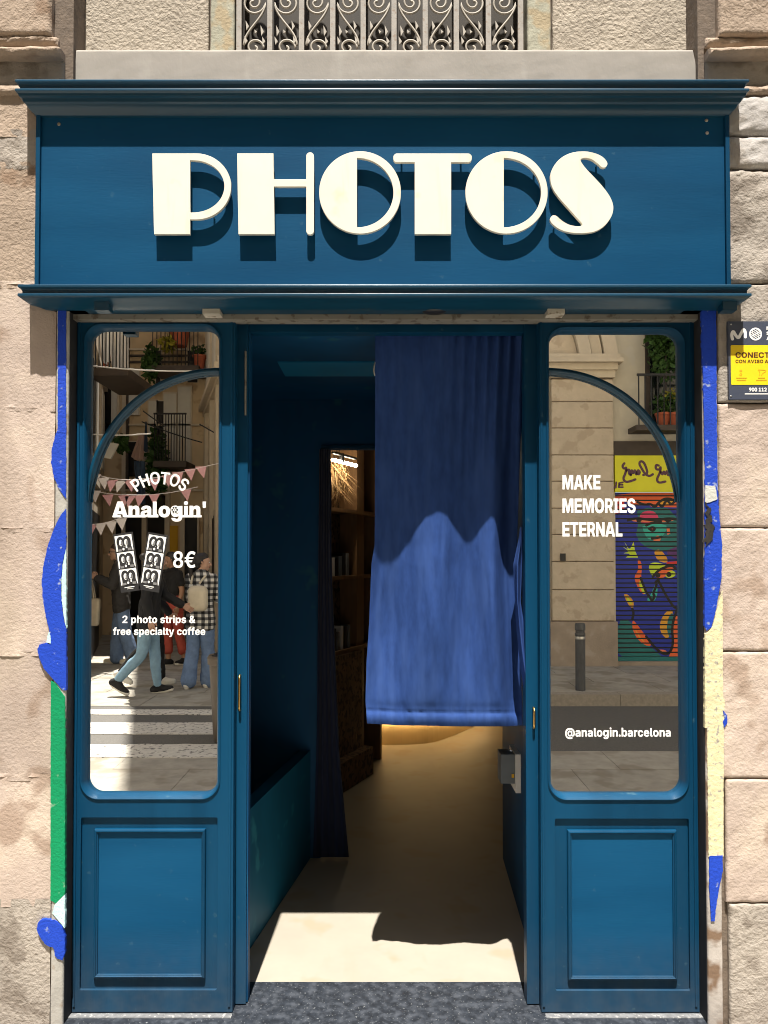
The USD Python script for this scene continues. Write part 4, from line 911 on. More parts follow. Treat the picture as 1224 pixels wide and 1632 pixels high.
rl = thing('balcony_railing', 'black iron railing before the window over the yellow sign', 'railing', (wx0, yo + .2, wz0))
bx0, bx1 = RM(1018, 640, yo + .35)[0], RM(1090, 640, yo + .35)[0] + .4
bz0, bz1 = RM(1050, 678, yo + .35)[1], RM(1050, 599, yo + .35)[1]
for i in range(13):
    x = bx0 + (bx1 - bx0) * i / 12; rl.part('bar', tube([(x, yo + .35, bz0), (x, yo + .35, bz1)], .009, 6), 'iron_black')
rl.part('top_rail', box(bx0 - .02, bx1 + .02, yo + .335, yo + .365, bz1, bz1 + .03), 'iron_black')
rl.part('floor_slab', box(bx0 - .05, bx1 + .05, yo + .06, yo + .40, bz0 - .07, bz0), 'shade_brown')
def leaves(c, r, n, size, seed, droop=0.):
    g = np.random.default_rng(seed); out = []
    p = g.normal(size=(n, 3)); p /= np.linalg.norm(p, axis=1)[:, None]; p *= g.random(n)[:, None] ** .4
    for q in p:
        b = np.array(c) + q * r; d = g.normal(size=3) + np.array([0, 0, -droop]); d /= np.linalg.norm(d); w_ = np.cross(d, g.normal(size=3)); w_ /= np.linalg.norm(w_) + 1e-9
        s = size * g.uniform(.6, 1.4)
        out.append((np.array([b, b + d * s * .5 + w_ * s * .28, b + d * s, b + d * s * .5 - w_ * s * .28])))
    v = np.vstack(out); f = np.vstack([[[4 * i, 4 * i + 1, 4 * i + 2], [4 * i, 4 * i + 2, 4 * i + 3]] for i in range(n)])
    return trimesh.Trimesh(v, f, process=False)
for u, lab, fm in ((1056, 'terracotta pot with green leaves on the balcony over the yellow sign', 'leaf_green'), (1074, 'terracotta pot with yellow flowers on the balcony over the yellow sign', 'leaf_yellow')):
    x, z = RM(u, 676, yo + .25)
    pt = thing('flower_pot', lab, 'plant pot', (x, yo + .25, bz0))
    pt.part('pot', lathe([(.06, .0), (.09, .15), (.10, .15), (.10, .18), (.08, .18), (.075, .15)], (x, yo + .25, bz0), 14), 'terracotta', smooth=30)
    pt.part('foliage', leaves((x, yo + .25, bz0 + .30), (.15, .12, .15), 160, .07, u), 'leaf_green'); 
    if fm == 'leaf_yellow': pt.part('flowers', leaves((x, yo + .27, bz0 + .42), (.13, .10, .10), 60, .06, u + 1), fm)
tr_ = thing('balcony_tree', 'leafy green plant added for the foliage reflected in the window over the yellow sign', 'plant', (wx0 + .35, yo + .1, bz0))  # added plant in place of foliage reflected in the window glass
x, z = RM(1058, 565, yo + .2)
tr_.part('stem', tube([(x, yo + .2, bz0), (x + .03, yo + .2, z)], .02, 6), 'shade_brown')
tr_.part('foliage', leaves((x + .05, yo + .2, z + .15), (.28, .14, .5), 700, .10, 5), 'leaf_green')

ys_ = yo + .07
sg = thing('shop_sign', 'yellow shop sign with purple script above the painted shutter', 'sign', ((xs0 + xs1) / 2, ys_, zs_t))
sg.part('board', box(xs0 - .02, xs1 + .04, yo + .001, ys_, zs_t + .004, zsg), 'shop_yellow')
sc = 4.293
zq2 = lambda pts: [(960 + u / sc, 700 + v / sc) for u, v in pts]
strokes = [[(150, 165), (135, 185), (150, 205), (165, 190), (160, 230), (140, 270), (160, 295), (200, 285), (225, 275)], [(165, 215), (185, 205), (180, 235), (195, 245)], [(195, 240), (200, 205), (212, 240), (222, 205), (232, 240)], [(245, 215), (235, 230), (248, 242), (258, 225), (245, 213)],
           [(345, 240), (320, 255), (290, 235), (268, 200), (250, 165), (265, 148), (285, 160), (300, 195), (310, 235), (280, 245)], [(385, 180), (365, 175), (365, 205), (390, 210), (400, 185), (395, 230), (370, 275), (385, 300), (430, 290)], [(400, 225), (412, 245), (420, 215), (430, 245), (440, 220)], [(450, 245), (456, 220), (462, 245)], [(475, 245), (480, 215), (492, 240)]]
for s_ in strokes:
    sg.part('script_stroke', ext(LineString([RM(*p, ys_) for p in chaikin(zq2(s_), 2, False)]).buffer(.016), ys_ + .002, ys_ + .0004), 'script_purple')
for s_ in ([(75, 328), (92, 330), (95, 295)], [(140, 295), (115, 300), (112, 328), (140, 328)], [(118, 312), (138, 312)]):
    sg.part('mark', ext(LineString([RM(*p, ys_) for p in zq2(s_)]).buffer(.012), ys_ + .002, ys_ + .0004), 'script_purple')

# the rolling shutter with its spray-painted figures
yt = yo - .04
st = thing('roller_shutter', 'ribbed roller shutter sprayed with a colourful face and curling shapes', 'shutter', ((xs0 + xs1) / 2, yt, zs_b))
area = sbox(xs0 + .01, zs_b, xs1 - .01, zs_t)
def mp(pts, s=2): return rmpoly(zq2(pts), yt, s)
B = 1200
paint = [('navy', area), ('orange', mp([(60, 350), (B, 350), (B, 460), (350, 470), (300, 440), (240, 460), (180, 430), (100, 420), (60, 500)], 1)), ('teal', mp([(230, 470), (520, 470), (520, 780), (440, 760), (330, 760), (225, 680), (250, 560)], 1)),
         ('red', mp([(80, 400), (150, 395), (150, 500), (80, 510)], 0)), ('violet', mp([(420, 770), (520, 730), (B, 730), (B, 800), (520, 830)], 1)), ('teal', mp([(100, 1235), (200, 1240), (250, 1360), (330, 1420), (400, 1480), (440, 1525), (100, 1530)], 1)),
         ('pink', mp([(250, 520), (290, 490), (350, 490), (385, 525), (380, 560), (270, 590)])), ('aqua', mp([(270, 585), (440, 575), (435, 640), (380, 690), (310, 685), (285, 640)], 1)), ('coral', mp([(180, 555), (240, 535), (310, 548), (400, 548), (450, 535), (510, 548), (450, 568), (380, 566), (250, 568)])), ('coral', mp([(345, 685), (375, 655), (405, 670), (390, 705), (360, 705)])), ('red', mp([(320, 605), (345, 595), (362, 615), (340, 628)])),
         ('lime', mp([(150, 700), (178, 745), (190, 750), (215, 700), (222, 760), (245, 810), (160, 810), (190, 785), (145, 780), (182, 768), (140, 735), (176, 755)], 0)), ('orange', mp([(240, 815), (262, 830), (272, 880), (262, 950), (300, 1060), (270, 1060), (225, 980), (220, 930), (248, 900)])), ('lime', mp([(255, 960), (275, 1000), (300, 1060), (278, 1055), (250, 1000)])),
         ('amber', mp([(350, 760), (400, 755), (450, 820), (440, 850), (375, 830)], 1)), ('lime', mp([(315, 860), (350, 840), (410, 850), (440, 870), (380, 890), (345, 940), (325, 910)])), ('red', mp([(440, 830), (B, 800), (B, 860), (440, 870)], 1)), ('orange', mp([(355, 930), (390, 895), (470, 865), (495, 880), (440, 940), (380, 955)])), ('lime', mp([(425, 935), (460, 895), (500, 905), (500, 940), (450, 950)])),
         ('aqua', mp([(360, 990), (378, 1000), (375, 1080), (340, 1120), (300, 1100), (330, 1070)], 1)), ('amber', mp([(145, 1055), (180, 1065), (215, 1110), (215, 1155), (190, 1150), (160, 1100)])), ('lime', mp([(160, 1075), (195, 1100), (205, 1135), (180, 1120)])), ('orange', mp([(205, 1230), (240, 1270), (300, 1350), (340, 1415), (300, 1415), (240, 1370), (205, 1300)])), ('amber', mp([(210, 1270), (250, 1340), (300, 1400), (250, 1360)])),
         ('amber', mp([(490, 1160), (430, 1180), (390, 1260), (400, 1330), (450, 1375), (470, 1300)])), ('teal', mp([(470, 1185), (445, 1240), (440, 1310), (465, 1370), (470, 1290), (490, 1200)])), ('orange', mp([(500, 1180), (B, 1160), (B, 1530), (410, 1530), (470, 1470), (485, 1380), (475, 1280)], 1)), ('coral', mp([(370, 1440), (430, 1440), (445, 1460), (400, 1465)])), ('coral', mp([(440, 610), (460, 605), (465, 645), (445, 655)], 0)), ('amber', mp([(380, 440), (420, 405), (470, 405), (500, 430), (440, 450), (400, 470)], 1))]
lines = [[(175, 555), (240, 538), (310, 552), (400, 552), (450, 540), (515, 550)], [(240, 550), (262, 552)], [(430, 552), (465, 554)], [(240, 430), (290, 450), (330, 440), (360, 470), (385, 430), (440, 400), (500, 420)], [(385, 440), (410, 470), (440, 410), (470, 450), (495, 425)], [(262, 950), (300, 1050), (325, 1080), (340, 1110), (360, 1070), (345, 1060), (375, 990), (360, 980), (385, 960)], [(345, 940), (390, 890), (470, 862), (500, 880)], [(385, 970), (430, 1060), (480, 1140), (515, 1165)], [(300, 1350), (370, 1440), (440, 1480), (475, 1440), (485, 1380), (475, 1290), (500, 1190), (515, 1165)], [(205, 1160), (215, 1190), (205, 1230)], [(340, 680), (375, 675), (405, 668)], [(300, 590), (340, 570), (400, 565)], [(320, 612), (345, 600), (362, 615), (342, 628), (320, 612)]]
black = unary_union([LineString([RM(*p, yt) for p in chaikin(zq2(l), 2, False)]).buffer(.017) for l in lines] + [Point(RM(*zq2([q])[0], yt)).buffer(.035) for q in ((455, 925), (380, 930), (250, 552), (448, 553))])
paint.append(('black', black.intersection(area)))
shapes = {}; rest = area
for key, pg in reversed(paint):
    pg = pg.intersection(rest); rest = rest.difference(pg)
    shapes[key] = unary_union([shapes[key], pg]) if key in shapes else pg
pitch = .0625
slats = unary_union([sbox(xs0, z, xs1, z + pitch * .70) for z in np.arange(zs_b, zs_t, pitch)])
for key, pg in shapes.items():
    pg = pg.intersection(slats)
    if not pg.is_empty: st.part('sprayed_slats', ext(pg, yt, yt - .012), 'spray_' + key, label={'navy': 'deep blue painted slats', 'orange': 'orange painted slats', 'teal': 'dark green painted slats', 'lime': 'lime yellow painted hand and eye'}.get(key))
st.part('slat_back', box(xs0 + .002, xs1 - .002, yt - .03, yt - .0125, zs_b, zs_t + .003), 'spray_black')
st.part('bottom_rail', box(xs0 + .004, xs1 - .004, yt - .012, yt + .006, zs_b - .002 + .003, zs_b + .055), 'spray_teal')

# bollard and litter bin
x, y = RG(925, 1100, .12)
bo = thing('bollard', 'dark grey iron bollard on the far pavement below the stone pilaster', 'bollard', (x, y, .12))
bo.part('post', lathe([(.054, 0), (.054, .60), (.057, .605), (.057, .625), (.050, .63), (.050, .655), (.056, .66), (.056, .715), (.048, .735), (.0, .74)], (x, y, .12), 20), 'bollard_grey', smooth=30)
bo.part('band', lathe([(.0575, .56), (.0585, .565), (.0585, .585), (.0575, .59)], (x, y, .12), 20), 'steel', smooth=30)
x, y = RG(368, 1180, 0)
bi = thing('litter_bin', 'round brown litter bin at the edge of the near pavement', 'litter bin', (x, y, 0))
bi.part('body', lathe([(.14, .0), (.15, .03), (.185, .66), (.185, .68)], (x, y, 0), 28), 'bin_brown', smooth=30)
bi.part('rim', lathe([(.186, .66), (.200, .665), (.203, .72), (.192, .74), (.165, .735), (.16, .66)], (x, y, 0), 28), 'bin_brown', smooth=30)
bi.part('bag', lathe([(.158, .60), (.157, .73), (.15, .752), (.13, .72), (.12, .6)], (x, y, 0), 20), 'wear_charcoal', smooth=30)

# alley houses --------------------------------------------------------------------
ar = thing('alley_house', 'sand coloured stone house along the right of the alley with arched mouldings', 'building', (*AR(4, -.5), 0))
ar.part('wall', arp(AR, 0, 8, -.5, 0, 0, HB), 'render_sand')
def on(node, f, name, m, s0, s1, z0, z1, o=.05, o0=.001, **kw): return node.part(name, arp(f, s0, s1, o0, o, z0, z1), m, **kw)
for s_ in (2.2, 3.5, 4.8, 6.3): on(ar, AR, 'pilaster', 'trim_stone', s_, s_ + .26, 0, 4.4, .09)
for z, o in ((4.4, .10), (4.5, .18), (4.6, .13)): on(ar, AR, 'string_course', 'trim_stone', 1.5, 6.9, z, z + .098, o)
for s_, m_, z0, z1 in ((2.55, 'dark_opening', .1, 2.3), (3.85, 'shutter_white', .1, 2.1), (5.2, 'dark_opening', .1, 2.3)):
    w = on(ar, AR, 'doorway', 'trim_stone', s_, s_ + .85, z0, z1 + .1, .03); w.part('door_leaf', arp(AR, s_ + .1, s_ + .75, .031, .04, z0, z1), m_)
for s_ in (2.6, 3.9, 5.2):
    w = on(ar, AR, 'window', 'trim_stone', s_, s_ + .75, 4.8, 6.9, .06); w.part('shutter', arp(AR, s_ + .1, s_ + .65, .061, .08, 4.9, 6.8), 'shutter_white')
for s_ in (2.6, 3.9):
    w = on(ar, AR, 'panel', 'trim_stone', s_, s_ + .7, 2.6, 4.2, .03); w.part('panel_field', arp(AR, s_ + .1, s_ + .6, .031, .045, 2.7, 4.1), 'render_sand')
on(ar, AR, 'price_board', 'shade_brown', 2.62, 3.3, 1.25, 2.25, .06)
on(ar, AR, 'yellow_panel', 'sign_orange', 5.15, 6.1, 1.3, 2.2, .055)
al = thing('alley_house', 'pale house along the left of the alley with a shop opening and laundry balcony', 'building', (*AL(4, -.5), 0))
al.part('wall', cat(arp(AL, 0, 8, -.5, 0, 0, HB), plan(Polygon([(-22, yo), (XC_L - .06, yo), tuple(AL(4.5, -.06)), (-22, AL(4.5, 0)[1])]), 0, HB)), 'render_sand')
w = on(al, AL, 'shop_opening', 'trim_stone', 1.2, 3.4, 0, 2.45, .04); w.part('doorway', arp(AL, 1.35, 3.25, .041, .05, .02, 2.3), 'dark_opening')
w = on(al, AL, 'window', 'trim_stone', 1.3, 2.5, 3.15, 4.75, .04); w.part('opening', arp(AL, 1.42, 2.0, .041, .05, 3.2, 4.65), 'dark_opening'); w.part('shutter', arp(AL, 2.02, 2.4, .041, .07, 3.2, 4.65), 'shutter_white')
for z in (2.75, 4.9): on(al, AL, 'string_course', 'trim_stone', .2, 6, z, z + .10, .07)
w = on(al, AL, 'window', 'trim_stone', 3.6, 4.5, 3.15, 4.75, .04); w.part('shutter', arp(AL, 3.7, 4.4, .041, .06, 3.2, 4.65), 'shutter_white')
S_END = 5.0
def EM(u, v, o=0.): return RM(u, v, y_end + o)
y_end = yo - S_END
ae = thing('alley_house', 'orange rendered house closing the end of the alley behind the plants', 'building', (-4.6, y_end, 0))
ae.part('wall', box(-9, .0, y_end - .4, y_end, 0, 9.0), 'render_orange')
def eb(name, m, u0, u1, v0, v1, o=.04, o0=.001, node=None):
    x0, z1 = EM(u0, v0); x1, z0 = EM(u1, v1); return (node or ae).part(name, box(x0, x1, y_end + o0, y_end + o, max(z0, 0.002), z1), m)
for u0, u1, v0, v1 in ((206, 222, 590, 662), (262, 281, 628, 742), (285, 304, 618, 742), (238, 250, 640, 690)):
    w = eb('window', 'trim_stone', u0 - 2, u1 + 2, v0 - 3, v1, .03); eb('shutter', 'shutter_white', u0, u1, v0, v1, .05, .031, w)
for u0, u1, v0, v1 in ((250, 256, 560, 620), (252, 262, 640, 735), (300, 315, 560, 610), (205, 222, 705, 760)):
    w = eb('window', 'trim_stone', u0 - 2, u1 + 2, v0 - 2, v1, .03); eb('opening', 'dark_opening', u0, u1, v0, v1, .045, .031, w)
w = eb('window', 'trim_stone', 164, 190, 612, 692, .03); eb('opening', 'dark_opening', 167, 178, 616, 690, .05, .031, w); eb('shutter', 'shutter_white', 179, 187, 616, 690, .06, .031, w)
for v in (556, 566, 576, 676, 780): eb('string_course', 'shade_brown' if v in (566, 576) else 'trim_stone', 160, 335, v, v + 3, .05)
eb('pipe', 'shade_brown', 203, 205.5, 520, 780, .06); eb('pipe', 'trim_stone', 197, 200, 520, 1000, .06)
for u0, u1 in ((186, 228), (236, 262), (296, 314)):
    w = eb('doorway', 'trim_stone', u0 - 3, u1 + 3, 815, 1012, .04); eb('opening', 'dark_opening', u0, u1, 822, 1012, .05, .041, w)
for u in (229, 266, 290): eb('pilaster', 'trim_stone', u, u + 5, 700, 1012, .09)
eb('yellow_panel', 'sign_orange', 268, 284, 838, 890, .06)
eb('drain_board', 'shade_brown', 229, 263, 790, 812, .10)

def balcony(label, x0, x1, y0, y1, z, depth_axis='y', group=None):
    b = thing('balcony', label, 'balcony', ((x0 + x1) / 2, (y0 + y1) / 2, z))
    b.part('slab', box(x0, x1, y0, y1, z - .12, z), 'shade_brown')
    n = 12
    for i in range(n):
        x = x0 + .02 + (x1 - x0 - .04) * i / (n - 1); b.part('baluster', tube([(x, y1 - .02, z), (x, y1 - .02, z + .9)], .010, 5), 'iron_black')
    b.part('handrail', cat(box(x0, x1, y1 - .035, y1 - .005, z + .9, z + .93)), 'iron_black')
    return b
bxy = RM(160, 596, yo - 1.6)
balcony('dark balcony with laundry over the left of the alley', AL(1.4, .0)[0], AL(1.4, .0)[0] + .62, yo - 2.6, yo - 1.2, bxy[1])
e0, e1 = EM(262, 742), EM(312, 742)
balcony('iron balcony on the orange house at the end of the alley', e0[0], e1[0], y_end + .06, y_end + .75, e0[1])
e0, e1 = EM(258, 596), EM(330, 596)
balcony('upper balcony with red pot on the orange house', e0[0], e1[0], y_end + .06, y_end + .7, e0[1])
# plants, pots, awnings, laundry, cables
def plantthing(label, u0, u1, v0, v1, o, n, size, seed, m='leaf_green', hang=False):
    x0, z1 = EM(u0, v0, o); x1, z0 = EM(u1, v1, o); c = ((x0 + x1) / 2, y_end + o, (z0 + z1) / 2)
    p = thing('hanging_plant' if hang else 'climbing_plant', label, 'plant', (c[0], c[1], z0))
    p.part('stem', tube([(c[0], c[1], z0), (c[0] + .03, c[1], c[2]), (c[0], c[1], z1)], .012, 5), 'shade_brown')
    p.part('foliage', leaves(c, ((x1 - x0) / 2, .18, (z1 - z0) / 2), n, size, seed, .6 if hang else 0.), m)
plantthing('green plant trailing from the upper balcony in the alley', 230, 252, 548, 608, .6, 420, .12, 21, hang=True)
plantthing('tall green plant climbing by the dark doorway in the alley', 236, 262, 682, 800, .5, 800, .13, 22)
plantthing('loose plant with dry twigs beside the red pot', 258, 280, 536, 560, .6, 160, .12, 23, 'leaf_yellow')
plantthing('small green plant hanging low on the left of the alley', 183, 202, 690, 722, 1.2, 200, .10, 24, hang=True)
for u, v, lab, sc_ in ((286, 552, 'large terracotta pot on the upper balcony', 1.6), (318, 588, 'small terracotta pot at the right of the upper balcony', .9), (163, 588, 'terracotta pot on the laundry balcony', 1.)):
    x, z = EM(u, v, .5); p = thing('flower_pot', lab, 'plant pot', (x, y_end + .5, z)); p.part('pot', lathe([(.09 * sc_, 0), (.14 * sc_, .24 * sc_), (.155 * sc_, .24 * sc_), (.155 * sc_, .29 * sc_), (.12 * sc_, .29 * sc_)], (x, y_end + .5, z), 14), 'terracotta', smooth=30)
    p.part('foliage', leaves((x, y_end + .5, z + .4 * sc_), (.15 * sc_, .12, .15 * sc_), 80, .10, u), 'leaf_green')
def hung(name, label, cat_, quad, yv, m, seed):      # hanging cloth: quad tl, tr, br, bl in image pixels at depth yv
    q = np.array([RM(u, v, yv) for u, v in quad]); n = 26; g = np.zeros((n, n, 3))
    for j in range(n):
        for i in range(n):
            s, t = i / (n - 1), j / (n - 1)
            p = (q[0] * (1 - s) + q[1] * s) * (1 - t) + (q[3] * (1 - s) + q[2] * s) * t
            g[j, i] = (p[0], yv + .05 * math.sin(s * 16 + seed) * (.4 + .6 * t), p[1] - .06 * t * math.sin(s * math.pi))
    solo(name, sheet(g, n, n, .006), m, label, cat_, smooth=60)
hung('laundry_sheet', 'white sheet hung out to dry over the left balcony', 'laundry', [(169, 515), (204, 520), (203, 592), (180, 585)], yo - 2.0, 'cloth_white', 1.)
hung('laundry_sheet', 'narrow white cloth hanging left of the big sheet', 'laundry', [(160, 520), (172, 520), (173, 575), (164, 574)], yo - 2.1, 'cloth_white', 2.)
hung('hanging_cloth', 'pinkish awning cloth hanging above the alley doorway', 'cloth', [(222, 692), (232, 690), (229, 730), (209, 728)], yo - 4.3, 'cloth_pink', 3.)
hung('hanging_cloth', 'grey blue cloth hanging below the pinkish awning', 'cloth', [(213, 735), (232, 735), (233, 800), (218, 800)], yo - 4.35, 'cloth_blue', 4.)
hung('folded_parasol', 'folded dark blue parasol standing among the alley plants', 'parasol', [(232, 672), (234, 672), (236, 716), (229, 716)], yo - 4.2, 'cloth_blue', 5.)
aw = thing('awning', 'small white shop awning low at the left of the alley', 'awning', (*AL(2.2, .3), 2.7))
qa = [RM(u, v, yo - 2.) for u, v in ((166, 704), (190, 708), (178, 732), (160, 728))]
aw.part('canvas', ext(Polygon(qa), yo - 1.95, yo - 2.0), 'shutter_white'); aw.part('arm', tube([(qa[3][0], yo - 2.0, qa[3][1]), (qa[3][0] - .3, yo - 2.0, qa[3][1] + .25)], .012, 5), 'iron_black')
for i, (a, b, sag, yv, m_, lab) in enumerate((((130, 581), (350, 590), 5, yo - 1.2, 'cloth_white', 'pale cable strung across the alley high up'), ((125, 690), (240, 691), 3, yo - 1.4, 'cloth_white', 'pale cable strung across the alley beside the white awning'), ((228, 655), (262, 680), 0, yo - 4., 'iron_black', 'short dark pole slanting from the orange house'), ((318, 676), (346, 692), 0, yo - 3., 'iron_black', 'dark cable slanting at the right of the alley'), ((226, 672), (322, 705), 2, yo - 4.2, 'iron_black', 'thin dark cable in front of the iron balcony'))):
    t = np.linspace(0, 1, 14); pts = [(*RM(a[0] + (b[0] - a[0]) * s, a[1] + (b[1] - a[1]) * s + sag * 4 * s * (1 - s), yv),) for s in t]
    solo('cable', tube([(p[0], yv, p[1]) for p in pts], .012, 5), m_, lab, 'cable')
def bunting(label, pts, yv, flags):
    b = thing('bunting', label, 'bunting', (-3, yv, 3))
    p = chaikin([RM(u, v, yv) for u, v in pts], 2, False)
    b.part('string', tube([(q[0], yv, q[1]) for q in p], .006, 5), 'bunting_white')
    for u, v, m_, dx in flags:
        x, z = RM(u, v, yv); k = .085
        b.part('flag', ext(Polygon([(x - .085, z + .0), (x + .085, z + .012), (x + dx, z - .17)]), yv + .004, yv), m_)
bunting('upper string of pink and white pennants across the alley', [(130, 748), (180, 765), (240, 764), (300, 750), (350, 738)], yo - .9, [(152, 757, 'bunting_white', -.01), (165, 762, 'bunting_white', .02), (179, 766, 'bunting_pink', -.03), (193, 767, 'bunting_white', -.06), (207, 766, 'bunting_pink', .03), (246, 764, 'bunting_pink', .01), (267, 758, 'bunting_pink', .02), (283, 753, 'bunting_pink', .04), (303, 748, 'bunting_pink', .02), (320, 744, 'bunting_pink', .05)])
bunting('middle string of pink pennants behind the arched word', [(130, 775), (160, 786), (220, 790), (270, 786), (315, 776)], yo - 1.1, [(152, 783, 'bunting_white', .0), (172, 789, 'bunting_pink', .03), (197, 790, 'bunting_pink', .02), (208, 791, 'bunting_pink', -.04), (224, 790, 'bunting_pink', -.03), (246, 788, 'bunting_pink', .0), (296, 781, 'bunting_pink', .03)])
bunting('lower short string of white pennants', [(125, 836), (150, 836), (175, 832), (200, 822)], yo - .8, [(145, 837, 'bunting_pink', .0), (160, 835, 'bunting_white', .01), (177, 832, 'bunting_white', .02), (193, 827, 'bunting_white', .02)])

# ------------------------------------------------------------------ people in the street
def hull_chain(pairs):
    out = m3.Manifold()
    for pts in pairs:
        sp = [m3.Manifold.sphere(r, 16).translate(tuple(map(float, p))) for p, r in pts]
        out = out + m3.Manifold.batch_hull(sp)
    return out
def soft(man, edge, it=8, lamb=.5):
    man = man.refine_to_length(edge); m = man.to_mesh()
    t = trimesh.Trimesh(m.vert_properties[:, :3], m.tri_verts, process=True)
    trimesh.smoothing.filter_taubin(t, lamb=lamb, nu=lamb + .03, iterations=it); return t
def crease(m, seed):                          # folds of cloth
    v = m.vertices; n = m.vertex_normals
    m.vertices = v + n * (.020 * (meshkit.fbm(v * np.array([13, 13, 7.]), 3, seed) - .5) + .012 * (meshkit.fbm(v * 30, 2, seed + 3) - .5) + .002)[:, None]; return m
def person(label, pos, yaw, H, pose, wear, hair, skin='skin', female=True):
    """pose: angles in degrees, forward positive. the figure looks along local +x, yaw turns it about z"""
    k = H / 1.70
    rad = math.radians
    def V(a): return np.array(a, float)
    hipz = .90 - pose.get('drop', 0)
    lean = rad(pose.get('lean', 2)); up_ = V([math.sin(lean), 0, math.cos(lean)])
    J = {'pelvis': V([0, 0, hipz])}
    J['waist'] = J['pelvis'] + up_ * .17; J['chest'] = J['pelvis'] + up_ * .38; J['neck'] = J['pelvis'] + up_ * .555; J['head'] = J['neck'] + V([.025 + pose.get('head_f', 0), 0, .135])
    sw = .165 if female else .19
    for s, n in ((1, 'l'), (-1, 'r')):
        J['hip' + n] = J['pelvis'] + V([0, s * .088, -.03])
        th_, kn = rad(pose['thigh' + n]), rad(pose['thigh' + n] - pose['knee' + n])
        J['kn' + n] = J['hip' + n] + .405 * V([math.sin(th_), 0, -math.cos(th_)])
        J['an' + n] = J['kn' + n] + .40 * V([math.sin(kn), 0, -math.cos(kn)])
        ft = rad(pose.get('foot' + n, 0))
        J['to' + n] = J['an' + n] + V([.15 * math.cos(ft), s * .02, .15 * math.sin(ft) - .035]); J['he' + n] = J['an' + n] + V([-.05, 0, -.035 - .03 * math.sin(ft)])
        J['sh' + n] = J['neck'] + V([0, s * sw, -.055]) 
        a, b, o = rad(pose['arm' + n]), rad(pose['arm' + n] + pose['elbow' + n]), rad(pose.get('out' + n, 8)); oi = rad(pose.get('fore_in' + n, 0))
        J['el' + n] = J['sh' + n] + .275 * V([math.sin(a) * math.cos(o), s * math.sin(o), -math.cos(a) * math.cos(o)])
        d = V([math.sin(b) * math.cos(oi), -s * math.sin(oi), -math.cos(b) * math.cos(oi)])
        J['wr' + n] = J['el' + n] + .24 * d; J['ha' + n] = J['wr' + n] + .075 * d; J['d' + n] = d
    f = 1.0 if female else 1.12
    R = dict(hip=.088 * f, knee=.052 * f, ank=.034 * f, sh=.050 * f, el=.037 * f, wr=.026 * f)
    B, arms, legs = [], {}, {}
    torso = [[(J['hipl'], .098), (J['hipr'], .098), (J['waist'] + V([.01, .055, 0]), .082 * f), (J['waist'] + V([.01, -.055, 0]), .082 * f)],
             [(J['waist'] + V([.01, .055, 0]), .082 * f), (J['waist'] + V([.01, -.055, 0]), .082 * f), (J['chest'] + V([.02, .075, 0]), .092 * f), (J['chest'] + V([.02, -.075, 0]), .092 * f)],
             [(J['chest'] + V([.02, .075, 0]), .092 * f), (J['chest'] + V([.02, -.075, 0]), .092 * f), (J['shl'] + V([0, -.02, -.01]), .055 * f), (J['shr'] + V([0, .02, -.01]), .055 * f)],
             [(J['shl'] + V([0, -.05, .0]), .045), (J['shr'] + V([0, .05, .0]), .045), (J['neck'] + V([0, 0, .0]), .055)]]
    for n in 'lr':
        legs[n] = [[(J['hip' + n], R['hip']), (J['kn' + n], R['knee'])], [(J['kn' + n], R['knee']), (J['kn' + n] * .62 + J['an' + n] * .38 + V([-.012, 0, 0]), .050 * f), ], [(J['kn' + n] * .62 + J['an' + n] * .38 + V([-.012, 0, 0]), .050 * f), (J['an' + n], R['ank'])]]
        arms[n] = [[(J['sh' + n], R['sh']), (J['el' + n], R['el'])], [(J['el' + n], R['el']), (J['wr' + n], R['wr'])]]
    feet = {n: [[(J['he' + n], .034), (J['an' + n], .034), (J['to' + n] * .6 + J['he' + n] * .4, .032)], [(J['to' + n] * .6 + J['he' + n] * .4, .032), (J['to' + n], .022)]] for n in 'lr'}
    def hand(n):
        s = 1 if n == 'l' else -1; w, d = J['wr' + n], J['d' + n]; side = np.cross(d, [0, 1, 0]) if abs(d[1]) < .8 else np.cross(d, [1, 0, 0]); side /= np.linalg.norm(side)
        pal = np.cross(side, d); out = [[(w, .024), (w + d * .075 + side * .028, .013), (w + d * .075 - side * .028, .013)]]
        for q, L in ((-1.5, .058), (-.5, .07), (.5, .075), (1.5, .066)):
            b = w + d * .078 + side * q * .0185; c = b + d * L * .5 + pal * .008 * -s; out += [[(b, .0088), (c, .0082)], [(c, .0082), (c + d * L * .42 + pal * .022 * -s, .0072)]]
        b = w + d * .03 + side * .026; c = b + side * .028 + d * .025; return out + [[(b, .012), (c, .0095)], [(c, .0095), (c + d * .03 + side * .002, .008)]]
    hd = J['head']; turn = rad(pose.get('turn', 0)); ct, st_ = math.cos(turn), math.sin(turn)
    def HT(p): p = V(p); return hd + V([p[0] * ct - p[1] * st_, p[0] * st_ + p[1] * ct, p[2]])
    head = [[(HT([-.022, 0, .045]), .078), (HT([.028, 0, .040]), .070)], [(HT([.028, 0, .03]), .066), (HT([.052, 0, -.075]), .026), (HT([.02, .03, -.055]), .028), (HT([.02, -.03, -.055]), .028)],
            [(HT([-.022, 0, .02]), .072), (HT([.02, 0, -.05]), .04)], [(HT([.092, 0, .018]), .008), (HT([.108, 0, -.016]), .0125), (HT([.088, 0, -.018]), .014)],
            [(HT([0, .078, .004]), .012), (HT([-.006, .082, .02]), .014)], [(HT([0, -.078, .004]), .012), (HT([-.006, -.082, .02]), .014)], [(J['neck'] + V([-.005, 0, -.02]), .055), (HT([-.012, 0, -.06]), .048)]]
    hands = hand('l') + hand('r')
    body = soft(hull_chain(torso + legs['l'] + legs['r'] + arms['l'] + arms['r'] + feet['l'] + feet['r'] + head + hands), .02, 5)
